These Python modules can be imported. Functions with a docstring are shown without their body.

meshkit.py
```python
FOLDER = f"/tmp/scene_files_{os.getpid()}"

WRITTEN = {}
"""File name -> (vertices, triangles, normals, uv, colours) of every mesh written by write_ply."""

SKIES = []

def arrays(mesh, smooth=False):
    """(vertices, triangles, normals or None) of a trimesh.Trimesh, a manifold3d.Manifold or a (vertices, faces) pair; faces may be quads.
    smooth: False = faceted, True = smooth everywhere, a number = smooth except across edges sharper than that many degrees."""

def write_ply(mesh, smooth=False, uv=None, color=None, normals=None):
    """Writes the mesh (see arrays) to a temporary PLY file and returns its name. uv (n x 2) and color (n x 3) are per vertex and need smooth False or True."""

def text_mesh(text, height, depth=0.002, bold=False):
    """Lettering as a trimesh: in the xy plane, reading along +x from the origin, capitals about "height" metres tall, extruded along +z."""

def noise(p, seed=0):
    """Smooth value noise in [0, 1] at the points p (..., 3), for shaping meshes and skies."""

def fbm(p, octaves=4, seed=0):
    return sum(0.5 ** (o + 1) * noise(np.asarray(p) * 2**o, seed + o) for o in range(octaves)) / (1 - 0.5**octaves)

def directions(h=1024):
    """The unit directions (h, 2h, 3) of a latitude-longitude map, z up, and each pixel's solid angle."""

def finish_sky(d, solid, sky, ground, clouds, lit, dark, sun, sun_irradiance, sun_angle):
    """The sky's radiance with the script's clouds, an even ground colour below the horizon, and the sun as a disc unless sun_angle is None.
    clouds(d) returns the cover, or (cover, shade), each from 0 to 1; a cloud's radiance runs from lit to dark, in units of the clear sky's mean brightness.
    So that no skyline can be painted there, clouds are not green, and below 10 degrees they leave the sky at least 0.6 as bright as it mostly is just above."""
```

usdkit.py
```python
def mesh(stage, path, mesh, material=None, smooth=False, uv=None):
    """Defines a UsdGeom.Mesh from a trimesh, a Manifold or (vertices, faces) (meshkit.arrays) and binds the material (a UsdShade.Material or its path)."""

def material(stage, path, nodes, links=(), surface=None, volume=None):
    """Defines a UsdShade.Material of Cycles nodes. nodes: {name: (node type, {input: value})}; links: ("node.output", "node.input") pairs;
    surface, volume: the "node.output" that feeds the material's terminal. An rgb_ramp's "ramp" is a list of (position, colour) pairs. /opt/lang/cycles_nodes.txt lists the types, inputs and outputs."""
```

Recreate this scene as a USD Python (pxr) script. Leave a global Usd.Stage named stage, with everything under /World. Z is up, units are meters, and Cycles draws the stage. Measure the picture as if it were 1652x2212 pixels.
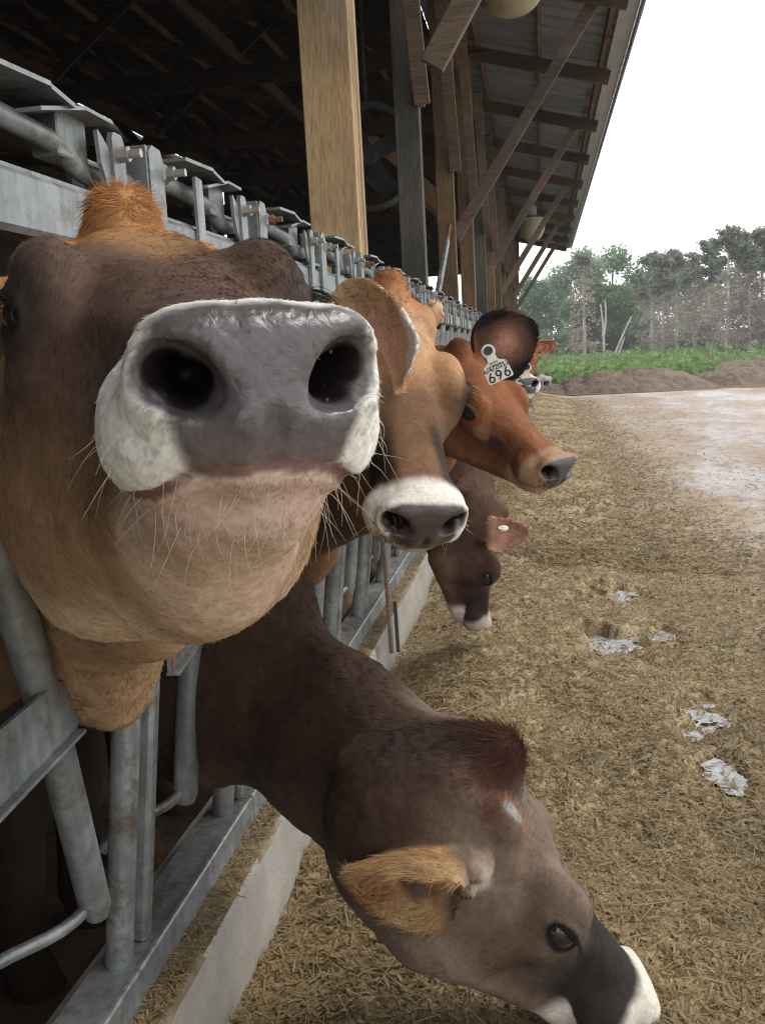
import math, random
import numpy as np
import trimesh
import usdkit, meshkit
from pxr import Gf, Sdf, Usd, UsdGeom, UsdLux, UsdShade, Vt

# ------------------------------------------------------------------ stage, camera, sky, sun
stage = Usd.Stage.CreateInMemory()
UsdGeom.SetStageUpAxis(stage, UsdGeom.Tokens.z)
UsdGeom.SetStageMetersPerUnit(stage, 1.0)
UsdGeom.Xform.Define(stage, '/World')
UsdGeom.Scope.Define(stage, '/World/Looks')

CAM = np.array([0.0, 0.0, 1.2])
FPX, CX, CY = 2102.0, 826.0, 1106.0          # focal length and centre in photograph units (1652 wide)
yc = np.array([1172 - CX, 745 - CY, FPX]); yc /= np.linalg.norm(yc)
up_ = np.array([-math.sin(.055), -math.cos(.055), 0.0])
up_[2] = -(up_[0] * yc[0] + up_[1] * yc[1]) / yc[2]; up_ /= np.linalg.norm(up_)
CM = np.stack([np.cross(yc, up_), yc, up_], 1)   # world -> camera (x right, y down, z forward)
cam = UsdGeom.Camera.Define(stage, '/World/camera')
cam.CreateHorizontalApertureAttr(36.0)
cam.CreateVerticalApertureAttr(48.2)
cam.CreateFocalLengthAttr(36.0 * FPX / 1652.0)
cam.CreateClippingRangeAttr(Gf.Vec2f(0.02, 5000))
cam.CreateFStopAttr(80.0)
cam.CreateFocusDistanceAttr(1.1)
cam.CreateExposureAttr(0.85)
r_, d_, f_ = CM[0], CM[1], CM[2]
cam.AddTransformOp().Set(Gf.Matrix4d(*r_, 0, *(-d_), 0, *(-f_), 0, *CAM, 1))

SUN_EL, SUN_AZ = math.radians(58), math.radians(70)      # rotation = atan2(x, y)
LK = '/World/Looks/'
usdkit.material(stage, LK + 'sky_look', {
    "sky": ("sky_texture", {"sky_type": "single_scattering", "sun_disc": False, "sun_elevation": SUN_EL, "sun_rotation": SUN_AZ}),
    "tc": ("texture_coordinate", {}),
    "nz": ("noise_texture", {"scale": 1.6, "detail": 4.0, "roughness": 0.55}),
    "rp": ("rgb_ramp", {"ramp": [(0.0, (9.2, 9.35, 9.6)), (0.5, (10.4, 10.5, 10.6)), (1.0, (12.0, 12.0, 11.9))]}),
    "mx": ("mix", {"fac": 0.94}),
    "bg": ("background_shader", {"strength": 0.1}),
}, [("tc.generated", "nz.vector"), ("nz.fac", "rp.fac"), ("sky.color", "mx.color1"), ("rp.color", "mx.color2"), ("mx.color", "bg.color")], surface="bg.background")
dome = UsdLux.DomeLight.Define(stage, '/World/sky')
UsdShade.MaterialBindingAPI.Apply(dome.GetPrim()).Bind(UsdShade.Material.Get(stage, LK + 'sky_look'))
dome.GetPrim().SetCustomDataByKey('kind', 'structure')
dome.GetPrim().SetCustomDataByKey('label', 'white overcast sky')
sun = UsdLux.DistantLight.Define(stage, '/World/sun')
sun.CreateIntensityAttr(0.3); sun.CreateAngleAttr(25.0); sun.CreateColorAttr(Gf.Vec3f(1.0, 0.96, 0.9)); sun.CreateNormalizeAttr(True)
_sd = np.array([math.sin(SUN_AZ) * math.cos(SUN_EL), math.cos(SUN_AZ) * math.cos(SUN_EL), math.sin(SUN_EL)])
_sx = np.cross([0, 0, 1], _sd); _sx /= np.linalg.norm(_sx); _sy = np.cross(_sd, _sx)
sun.AddTransformOp().Set(Gf.Matrix4d(*_sx, 0, *_sy, 0, *_sd, 0, 0, 0, 0, 1))

# ------------------------------------------------------------------ naming helpers
_used = {}
def numbered(parent, name):
    k = (parent, name); n = _used.get(k, 0); _used[k] = n + 1
    return name if n == 0 else f'{name}_{n:03d}'
def tag(p, label=None, cat=None, group=None, kind=None):
    p = p.GetPrim() if hasattr(p, 'GetPrim') else p
    for k, v in (('label', label), ('category', cat), ('group', group), ('kind', kind)):
        if v: p.SetCustomDataByKey(k, v)
    return p
def thing(name, loc=(0, 0, 0), label=None, cat=None, group=None, kind=None, rotz=0.0):
    path = '/World/' + numbered('/World', name)
    x = UsdGeom.Xform.Define(stage, path)
    if any(loc): x.AddTranslateOp().Set(Gf.Vec3d(*map(float, loc)))
    if rotz: x.AddRotateZOp().Set(rotz)
    tag(x, label, cat, group, kind)
    return x.GetPrim()
def part(name, mesh, mat, parent=None, smooth=False, kind=None, label=None):
    pp = '/World' if parent is None else str(parent.GetPath())
    path = pp + '/' + numbered(pp, name)
    m = usdkit.mesh(stage, path, mesh, LK + mat, smooth)
    tag(m, label=label, kind=kind)
    return m.GetPrim()
def copy_thing(root, loc, label, cat, group=None, rotz=0.0):
    p = thing(root.GetName().rstrip('0123456789').rstrip('_'), loc, label, cat, group, rotz=rotz)
    p.GetReferences().AddInternalReference(root.GetPath()); p.SetInstanceable(True)
    return p
cat_ = trimesh.util.concatenate
def box(c, s, R=None, ch=0.0):
    """a box, its edges chamfered by ch"""
    if ch:
        h = np.array(s) / 2.0; pts = []
        for a in range(3):
            for sg in np.ndindex(2, 2, 2):
                v = h * (np.array(sg) * 2 - 1); k = v - np.sign(v) * ch; k[a] = v[a]; pts.append(k)
        m = trimesh.convex.convex_hull(np.array(pts))
    else: m = trimesh.creation.box(s)
    if R is not None:
        T = np.eye(4); T[:3, :3] = R; m.apply_transform(T)
    m.apply_translation(c); return m
def frame(d, up=(0, 0, 1)):
    d = np.array(d, float); d /= np.linalg.norm(d)
    s = np.cross(up, d)
    if np.linalg.norm(s) < 1e-4: s = np.cross((1, 0, 0), d)
    s /= np.linalg.norm(s); return np.stack([d, s, np.cross(d, s)], 1)      # columns: along, side, up
def beam(a, b, w, h, up=(0, 0, 1), ch=0.0):
    """a board from a to b: w across, h in the up sense"""
    a = np.array(a, float); b = np.array(b, float)
    return box((a + b) / 2, (np.linalg.norm(b - a), w, h), frame(b - a, up), ch)
def tube(pts, r, n=14, cap=True):
    p = np.array(pts, float); r = np.broadcast_to(np.asarray(r, float), (len(p),))
    t = np.gradient(p, axis=0); t /= np.linalg.norm(t, axis=1, keepdims=True)
    ref = np.array([0, 0, 1.0]) if abs(t[0, 2]) < .9 else np.array([1.0, 0, 0])
    a = np.cross(t, ref); a /= np.linalg.norm(a, axis=1, keepdims=True); b = np.cross(t, a)
    ang = np.arange(n) * 2 * np.pi / n
    v = (p[:, None] + r[:, None, None] * (np.cos(ang)[None, :, None] * a[:, None] + np.sin(ang)[None, :, None] * b[:, None])).reshape(-1, 3)
    i, j = np.meshgrid(np.arange(len(p) - 1), np.arange(n), indexing='ij'); i = i.ravel(); j = j.ravel(); j2 = (j + 1) % n
    q = np.stack([i * n + j, (i + 1) * n + j, (i + 1) * n + j2, i * n + j2], 1)
    f = np.vstack([q[:, [0, 1, 2]], q[:, [0, 2, 3]]])
    if cap:
        k = len(v); v = np.vstack([v, p[:1], p[-1:]]); jj = np.arange(n); e = (len(p) - 1) * n
        f = np.vstack([f, np.stack([np.full(n, k), jj, (jj + 1) % n], 1), np.stack([np.full(n, k + 1), e + (jj + 1) % n, e + jj], 1)])
    m = trimesh.Trimesh(v, f, process=False); m.fix_normals() if False else None
    return m
def spline(pts, n):
    from scipy.interpolate import CubicSpline
    p = np.array(pts, float); s = np.r_[0, np.cumsum(np.linalg.norm(np.diff(p, axis=0), axis=1))]
    return CubicSpline(s, p)(np.linspace(0, s[-1], n))
sstep = lambda x, a, b: (lambda t: t * t * (3 - 2 * t))(np.clip((x - a) / (b - a), 0, 1))

HAIR_A, HAIR_B, HAIR_C, HAIR_D, HAIR_F, CHIPS = 260000, 170000, 70000, 40000, 6000, 1.0

# ------------------------------------------------------------------ materials of the place
def mat_simple(name, col, rough=.7, nscale=12.0, var=.25, bump=.0, bscale=60.0, metallic=0.0, dist=.004, stretch=None, spec=.4, col2=None):
    nodes = {"g": ("texture_coordinate", {}), "mp": ("mapping", {"scale": stretch or (1, 1, 1)}),
             "n": ("noise_texture", {"scale": nscale, "detail": 5.0, "roughness": .6}),
             "nb": ("noise_texture", {"scale": bscale, "detail": 4.0, "roughness": .6}),
             "r": ("rgb_ramp", {"ramp": [(.28, tuple(np.array(col) * (1 - var))), (.5, col), (.72, col2 or tuple(np.minimum(np.array(col) * (1 + var), .95)))]}),
             "b": ("bump", {"strength": bump, "distance": dist}),
             "p": ("principled_bsdf", {"roughness": rough, "metallic": metallic, "specular_ior_level": spec})}
    links = [("g.object", "mp.vector"), ("mp.vector", "n.vector"), ("mp.vector", "nb.vector"), ("n.fac", "r.fac"), ("r.color", "p.base_color")]
    if bump: links += [("nb.fac", "b.height"), ("b.normal", "p.normal")]
    return usdkit.material(stage, LK + name, nodes, links, surface="p.BSDF")
def mat_wood(name, c1, c2, c3, axis='z', knots=True):
    sc = {'z': (9, 9, .7), 'y': (9, .7, 9), 'x': (.7, 9, 9)}[axis]
    return usdkit.material(stage, LK + name, {
        "g": ("geometry", {}), "oi": ("object_info", {}),
        "off": ("vector_math", {"math_type": "scale", "scale": 7.0}), "ad": ("vector_math", {"math_type": "add"}), "cx": ("combine_xyz", {}),
        "mp": ("mapping", {"scale": sc}), "mq": ("mapping", {"scale": tuple(np.array(sc) * 2.2)}),
        "n": ("noise_texture", {"scale": 1.6, "detail": 6.0, "roughness": .68, "distortion": .8}),
        "st": ("noise_texture", {"scale": 7.0, "detail": 5.0, "roughness": .7}),
        "big": ("noise_texture", {"scale": 1.3, "detail": 3.0}),
        "kn": ("voronoi_texture", {"scale": .55, "randomness": 1.0}),
        "kr": ("rgb_ramp", {"ramp": [(.03, (.25, .17, .11)), (.10, (1, 1, 1))]}),
        "r": ("rgb_ramp", {"ramp": [(.25, c1), (.5, c2), (.75, c3)]}),
        "sr": ("rgb_ramp", {"ramp": [(.36, (.55, .5, .45)), (.56, (1.12, 1.1, 1.06))]}),
        "br": ("rgb_ramp", {"ramp": [(.35, (.62, .64, .68)), (.62, (1.1, 1.05, .98))]}),
        "m1": ("mix", {"mix_type": "multiply", "fac": .75}), "m2": ("mix", {"mix_type": "multiply", "fac": 1.0}), "m3": ("mix", {"mix_type": "multiply", "fac": .85}),
        "b": ("bump", {"strength": .5, "distance": .003}),
        "p": ("principled_bsdf", {"roughness": .82, "specular_ior_level": .25}),
    }, [("oi.random", "cx.x"), ("oi.random", "cx.z"), ("cx.vector", "off.vector1"), ("g.position", "ad.vector1"), ("off.vector", "ad.vector2"), ("ad.vector", "mp.vector"), ("ad.vector", "mq.vector"), ("mp.vector", "n.vector"), ("mq.vector", "st.vector"), ("ad.vector", "big.vector"), ("mp.vector", "kn.vector"),
        ("n.fac", "r.fac"), ("st.fac", "sr.fac"), ("big.fac", "br.fac"), ("kn.distance", "kr.fac"),
        ("r.color", "m1.color1"), ("sr.color", "m1.color2"), ("m1.color", "m2.color1"), ("br.color", "m2.color2"), ("m2.color", "m3.color1"), ("kr.color", "m3.color2"), ("m3.color", "p.base_color"),
        ("st.fac", "b.height"), ("b.normal", "p.normal")], surface="p.BSDF")
mat_wood('post_pine', (.44, .30, .165), (.56, .41, .25), (.50, .42, .32))
mat_wood('post_grey', (.085, .085, .08), (.12, .12, .11), (.17, .14, .10))
mat_wood('post_brown', (.15, .095, .05), (.21, .14, .075), (.26, .18, .10))
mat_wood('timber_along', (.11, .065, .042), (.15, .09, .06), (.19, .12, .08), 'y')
mat_wood('timber_shade', (.028, .017, .011), (.038, .023, .015), (.05, .031, .02), 'x')  # darkened copy of the barn timber, interior shade painted into its colour
mat_wood('timber_across', (.085, .055, .042), (.115, .078, .060), (.15, .105, .08), 'x')
mat_wood('brace_wood', (.13, .095, .075), (.175, .135, .11), (.22, .175, .145), 'x')
mat_simple('roof_metal', (.17, .195, .215), .5, 3.0, .2, metallic=.1)
mat_simple('roof_metal_shade', (.015, .011, .009), .85, 3.0, .4, stretch=(.3, 3, 1))  # near-black version of the roof sheet; barn shade put into the colour
mat_simple('fascia_metal', (.33, .34, .36), .5, 4.0, .12, metallic=.2)
mat_simple('siding', (.085, .062, .048), .8, 5.0, .3, stretch=(1, 1, .2))
mat_simple('barn_floor', (.070, .048, .034), .7, 5.0, .5, .6, 30.0, dist=.02)
mat_simple('flaky_felt', (.26, .16, .11), .9, 20.0, .4, .5, 40.0)
# wet concrete with manure, straw dust and thin water
usdkit.material(stage, LK + 'concrete_apron', {
    "g": ("geometry", {}), "ms": ("mapping", {"scale": (1.0, .42, 1.0)}), "ms2": ("mapping", {"scale": (1.6, .8, 1.0)}),
    "n1": ("noise_texture", {"scale": .9, "detail": 7.0, "roughness": .66, "distortion": .6}),
    "n2": ("noise_texture", {"scale": 5.5, "detail": 8.0, "roughness": .72}),
    "n3": ("noise_texture", {"scale": 55.0, "detail": 4.0, "roughness": .7}),
    "v": ("voronoi_texture", {"scale": 5.0, "randomness": 1.0}),
    "vr": ("rgb_ramp", {"ramp": [(.05, (1, 1, 1)), (.13, (0, 0, 0))]}),
    "base": ("rgb_ramp", {"ramp": [(.36, (.24, .175, .125)), (.47, (.31, .25, .205)), (.56, (.34, .305, .29)), (.70, (.38, .355, .35))]}),
    "spk": ("rgb_ramp", {"ramp": [(.32, (.55, .48, .42)), (.5, (1, 1, 1)), (.68, (1.2, 1.15, 1.05))]}),
    "sx": ("separate_xyz", {}), "xr": ("math", {"math_type": "multiply_add", "value3": 0.0}), "xm": ("map_range", {"from_min": .30, "from_max": 1.0, "clamp": True}), "md": ("mix", {"color1": (.30, .225, .140)}),
    "m": ("mix", {"mix_type": "multiply", "fac": .9}),
    "n4": ("noise_texture", {"scale": 22.0, "detail": 3.0, "roughness": .6}),
    "dr": ("rgb_ramp", {"ramp": [(.64, (0, 0, 0)), (.69, (1, 1, 1))]}),
    "m2": ("mix", {"color2": (.085, .055, .038)}),
    "wet": ("rgb_ramp", {"ramp": [(.50, (.75, .75, .75)), (.66, (.42, .42, .42))]}),
    "b": ("bump", {"strength": .5, "distance": .006}),
    "p": ("principled_bsdf", {"specular_ior_level": .5}),
}, [("g.position", "ms.vector"), ("ms.vector", "n1.vector"), ("g.position", "ms2.vector"), ("ms2.vector", "n2.vector"), ("g.position", "n3.vector"), ("ms2.vector", "n4.vector"),
    ("n1.fac", "base.fac"), ("n2.fac", "spk.fac"), ("g.position", "sx.vector"), ("sx.x", "xr.value1"), ("n1.fac", "xr.value2"), ("xr.value", "xm.value"), ("xm.result", "md.fac"), ("base.color", "md.color2"), ("md.color", "m.color1"), ("spk.color", "m.color2"), ("m.color", "m2.color1"), ("n4.fac", "dr.fac"), ("dr.color", "m2.fac"), ("m2.color", "p.base_color"),
    ("n1.fac", "wet.fac"), ("wet.color", "p.roughness"), ("n3.fac", "b.height"), ("b.normal", "p.normal")], surface="p.BSDF")
mat_simple('kerb_concrete', (.30, .275, .24), .85, 7.0, .22, .6, 90.0, dist=.004)
mat_simple('field_soil', (.12, .078, .052), .9, 9.0, .35, .8, 20.0, dist=.05)
mat_simple('mound_soil', (.15, .113, .084), .9, 5.0, .4, .9, 14.0, dist=.08)
mat_simple('feed_base', (.35, .275, .165), .9, 30.0, .35, .9, 120.0, dist=.012)
mat_simple('feed_dust', (.20, .16, .105), .9, 30.0, .4, .6, 120.0, dist=.006)
mat_simple('meadow', (.085, .14, .045), .85, .35, .35, .6, 6.0, dist=.1)

# ------------------------------------------------------------------ ground
def grid(x0, x1, y0, y1, nx, ny, zf):
    X, Y = np.meshgrid(np.linspace(x0, x1, nx), np.linspace(y0, y1, ny), indexing='ij')
    v = np.stack([X.ravel(), Y.ravel(), zf(X.ravel(), Y.ravel())], 1)
    i, j = np.meshgrid(np.arange(nx - 1), np.arange(ny - 1), indexing='ij'); i = i.ravel(); j = j.ravel()
    q = np.stack([i * ny + j, (i + 1) * ny + j, (i + 1) * ny + j + 1, i * ny + j + 1], 1)
    return v, np.vstack([q[:, [0, 1, 2]], q[:, [0, 2, 3]]])
n3 = lambda x, y, s, seed, o=4: meshkit.fbm(np.stack([x * s, y * s, 0 * x + seed], -1), o, seed)
tag(part('ground', grid(-900, 900, -300, 1500, 2, 2, lambda x, y: 0 * x - .03), 'meadow'), 'flat ground out to the horizon', kind='structure')
tag(part('concrete_apron', grid(-.64, 16, -4, 23.2, 120, 180, lambda x, y: .003 + .010 * (n3(x, y, .8, 3) - .5)), 'concrete_apron', smooth=True), 'wet concrete feed alley with dirt and puddles', kind='structure')
tag(part('barn_floor', box((-7.0, 8.9, -.10), (12.4, 46, .3)), 'barn_floor'), 'dark manured floor inside the barn', kind='structure')
def kerb():
    y = np.linspace(-1.5, 31, 420); prof = [(-.80, .19), (-.60, .225), (-.583, .232), (-.574, .220), (-.572, .10), (-.570, -.02)]
    v = []
    for i, yy in enumerate(y):
        for j, (a, b) in enumerate(prof):
            nn = meshkit.fbm(np.array([[a * 9, yy * 9, b * 9]]), 3, 5)[0] - .5
            v.append((a + nn * .016 * (j > 0), yy, b + nn * .018))
    n = len(prof); i, j = np.meshgrid(np.arange(len(y) - 1), np.arange(n - 1), indexing='ij'); i = i.ravel(); j = j.ravel()
    q = np.stack([i * n + j, i * n + j + 1, (i + 1) * n + j + 1, (i + 1) * n + j], 1)
    return np.array(v), np.vstack([q[:, [0, 2, 1]], q[:, [0, 3, 2]]])
tag(part('kerb', kerb(), 'kerb_concrete', smooth=40), 'rough concrete kerb under the feed rail', kind='structure')

# ------------------------------------------------------------------ the barn
barn = thing('barn', label='open timber barn with posts, braces and a metal roof over the cows', cat='barn')
POSTY = [4.1 + 2.45 * k for k in range(-7, 12)]
PX = -.74
roof_z = lambda x: 4.17 - (x - .93) * .27        # underside of the metal
rng = np.random.default_rng(7)
for k, y in enumerate(POSTY):
    k -= 4
    m = 'post_pine' if k == 3 else ('post_grey' if k % 3 == 1 else 'post_brown')
    for i in range(3 if k != 2 else 0):
        w = (.158 if k != 3 else .205) + rng.uniform(-.008, .006)
        part('post_board', box((PX + (.022 if k == 3 else 0) - w / 2 + rng.uniform(-.004, .004), y + (i - 1) * .050, 2.05), (w, .047, 4.1 + roof_z(PX) - 4.17 - .14), ch=.004), m, barn)
    part('rafter', beam((-9.5, y + .10, roof_z(-9.5) - .16), (.80, y + .10, roof_z(.80) - .16), .04, .15, ch=.004), 'timber_across', barn)
    if k >= 3 and (k - 3) % 2 == 0:
        part('brace', beam((-.76, y + .145, 2.2) if k > 3 else (-.42, y + .145, 2.36), (.50, y + .145, roof_z(.50) - .22) if k > 3 else (.66, y + .145, roof_z(.66) - .20), .04, .105, ch=.004), 'brace_wood', barn)
    if k > 3: part('post_block', beam((PX + .018, y - .03, 2.75 + .3 * (k % 2)), (PX + .018, y - .03, roof_z(PX) - .25), .036, .10, up=(0, 1, 0), ch=.003), 'post_brown', barn)
    # the truss inside
    part('tie_beam', beam((PX - .2, y - .10, 3.72), (-9.5, y - .10, 3.72), .045, .17, ch=.004), 'timber_shade', barn)
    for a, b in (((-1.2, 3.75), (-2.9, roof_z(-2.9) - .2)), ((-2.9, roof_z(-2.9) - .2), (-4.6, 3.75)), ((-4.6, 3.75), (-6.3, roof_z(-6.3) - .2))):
        part('web', beam((a[0], y - .05, a[1]), (b[0], y - .05, b[1]), .04, .10), 'timber_shade', barn)
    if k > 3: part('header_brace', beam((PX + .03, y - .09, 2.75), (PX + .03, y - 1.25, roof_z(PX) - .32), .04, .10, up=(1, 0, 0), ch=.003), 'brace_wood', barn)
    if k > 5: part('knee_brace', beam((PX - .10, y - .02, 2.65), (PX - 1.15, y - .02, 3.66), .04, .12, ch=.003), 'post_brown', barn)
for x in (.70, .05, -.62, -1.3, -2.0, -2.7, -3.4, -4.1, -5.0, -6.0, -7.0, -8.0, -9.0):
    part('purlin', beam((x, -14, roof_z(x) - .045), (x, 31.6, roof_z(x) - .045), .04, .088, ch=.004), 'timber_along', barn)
for x in (-2.6, -4.4, -6.2): part('stringer', beam((x, -14, 3.86), (x, 31.6, 3.86), .04, .10), 'timber_shade', barn)
part('plate_beam', beam((PX - .10, -14, roof_z(PX) - .30), (PX - .10, 31.6, roof_z(PX) - .30), .045, .20), 'timber_along', barn)
def roof_panel(y0, y1, xa, xb):
    xs = np.array([xa, xb]); ys = []
    for k in range(3):
        b = y0 + k * (y1 - y0) / 3
        ys += [(b, .0), (b + .10, .0), (b + .125, .022), (b + .155, .022), (b + .18, .0), (b + .24, .0)]
    ys.append((y1, 0)); ys = np.array(ys)
    v = np.array([(x, y, roof_z(x) + h) for x in xs for y, h in ys]); n = len(ys)
    v2 = v + [0, 0, .004]
    f = []
    for i in range(n - 1): f += [(i, i + 1, n + i + 1), (i, n + i + 1, n + i)]
    f = np.array(f); m = 2 * n
    rim = []
    for i in range(n - 1): rim += [(n + i, n + i + 1, m + n + i + 1), (n + i, m + n + i + 1, m + n + i)]
    return np.vstack([v, v2]), np.vstack([f, f[:, ::-1] + m, np.array(rim)])
y = -14.0
while y < 31.9:
    part('roof_panel', roof_panel(y + .002, y + .916, -1.15, .935), 'roof_metal', barn); part('roof_deck', roof_panel(y + .002, y + .916, -10.2, -1.16), 'roof_metal_shade', barn); y += .92  # inner stretch is the same roof, coloured dark to imitate shade
for k in range(9): part('fascia', box((.952, -14.1 + 5.11 * (k + .5), roof_z(.93) - .02), (.016, 5.10, .14)), 'fascia_metal', barn)
for k in range(9): part('eave_trim', box((.845, -14.1 + 5.11 * (k + .5), roof_z(.85) - .048), (.17, 5.10, .010), ch=.002), 'fascia_metal', barn)
for k in range(10):                                   # torn felt under the eave purlin
    yy = rng.uniform(5, 16); part('torn_felt', box((.645 + rng.uniform(-.02, .01), yy, roof_z(.66) - .03), (.012, rng.uniform(.15, .6), rng.uniform(.04, .09)), ch=.002), 'flaky_felt', barn)
for k in range(72): part('wall_board', box((-10.3, -14 + .64 * (k + .5), 3.55), (.03, .637, 7.3)), 'siding', barn)
for k in range(30):
    x = -10.1 + .315 * (k + .5); top = roof_z(x) - .01; bot = 3.55 if x > -9.4 else 0
    part('end_board', box((x, 31.75 + .004 * (k % 2), (top + bot) / 2), (.318, .03, top - bot)), 'siding', barn)
    part('end_board', box((x, -14.1 + .004 * (k % 2), top / 2), (.318, .03, top)), 'siding', barn)
mat_simple('fan_metal', (.028, .03, .03), .6, 8, .3)  # fan colour darkened to stand in for the dim light inside the barn
fan = thing('barn_fan', label='round ventilation fan hanging in the dark barn beyond the pine post', cat='fan')
FC = np.array([-1.36, 8.2, 2.79])
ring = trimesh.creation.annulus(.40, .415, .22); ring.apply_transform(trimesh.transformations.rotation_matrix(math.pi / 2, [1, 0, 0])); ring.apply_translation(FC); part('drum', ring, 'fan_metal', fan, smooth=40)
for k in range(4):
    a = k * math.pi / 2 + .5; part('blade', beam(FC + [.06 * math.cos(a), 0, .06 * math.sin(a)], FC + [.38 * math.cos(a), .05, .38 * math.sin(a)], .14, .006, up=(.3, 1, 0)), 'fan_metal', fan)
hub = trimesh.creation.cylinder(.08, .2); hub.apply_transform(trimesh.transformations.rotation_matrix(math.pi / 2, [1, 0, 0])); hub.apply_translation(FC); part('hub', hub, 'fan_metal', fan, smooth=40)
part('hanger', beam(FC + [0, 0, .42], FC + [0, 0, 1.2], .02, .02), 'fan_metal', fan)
usdkit.material(stage, LK + 'lamp_bowl', {"g": ("geometry", {}), "n": ("noise_texture", {"scale": 9.0, "detail": 3.0}), "r": ("rgb_ramp", {"ramp": [(.3, (.46, .40, .28)), (.7, (.60, .55, .42))]}),
    "p": ("principled_bsdf", {"roughness": .35}), "t": ("translucent_bsdf", {"color": (.72, .64, .46)}), "m": ("mix_closure", {"fac": .4})},
    [("g.position", "n.vector"), ("n.fac", "r.fac"), ("r.color", "p.base_color"), ("p.BSDF", "m.closure1"), ("t.BSDF", "m.closure2")], surface="m.closure")
mat_simple('lamp_cap', (.50, .53, .52), .45, 10, .1)
def barn_lamp(c, label):
    t = thing('barn_lamp', tuple(c), label, 'lamp', )
    a = np.linspace(0, 1, 22); prof = [(.30 * math.sin(u * math.pi / 2) ** .75 if u else 0.0, .46 * (1 - math.cos(u * math.pi / 2)) if u < 1 else .46) for u in a]
    prof = np.array(prof); inner = prof[::-1] * [.975, 1] + [0, .006]
    part('bowl', trimesh.creation.revolve(np.vstack([prof, inner]), sections=48), 'lamp_bowl', t, smooth=40)
    part('cap', trimesh.creation.revolve(np.array([(0, .455), (.305, .455), (.31, .47), (.16, .52), (.11, .56), (.11, .74), (.07, .77), (0, .77)]), sections=40), 'lamp_cap', t, smooth=30)
    part('stem', tube([(0, 0, .76), (0, 0, max(.9, roof_z(c[0]) - c[2] - .02))], .018, 10), 'lamp_cap', t, smooth=40)
barn_lamp((-.155, 7.4, 3.50), 'big cream lamp bowl under the eave at the top of the picture')
barn_lamp((-.165, 22.4, 3.47), 'small far cream lamp bowl under the eave beside the braces')

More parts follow.
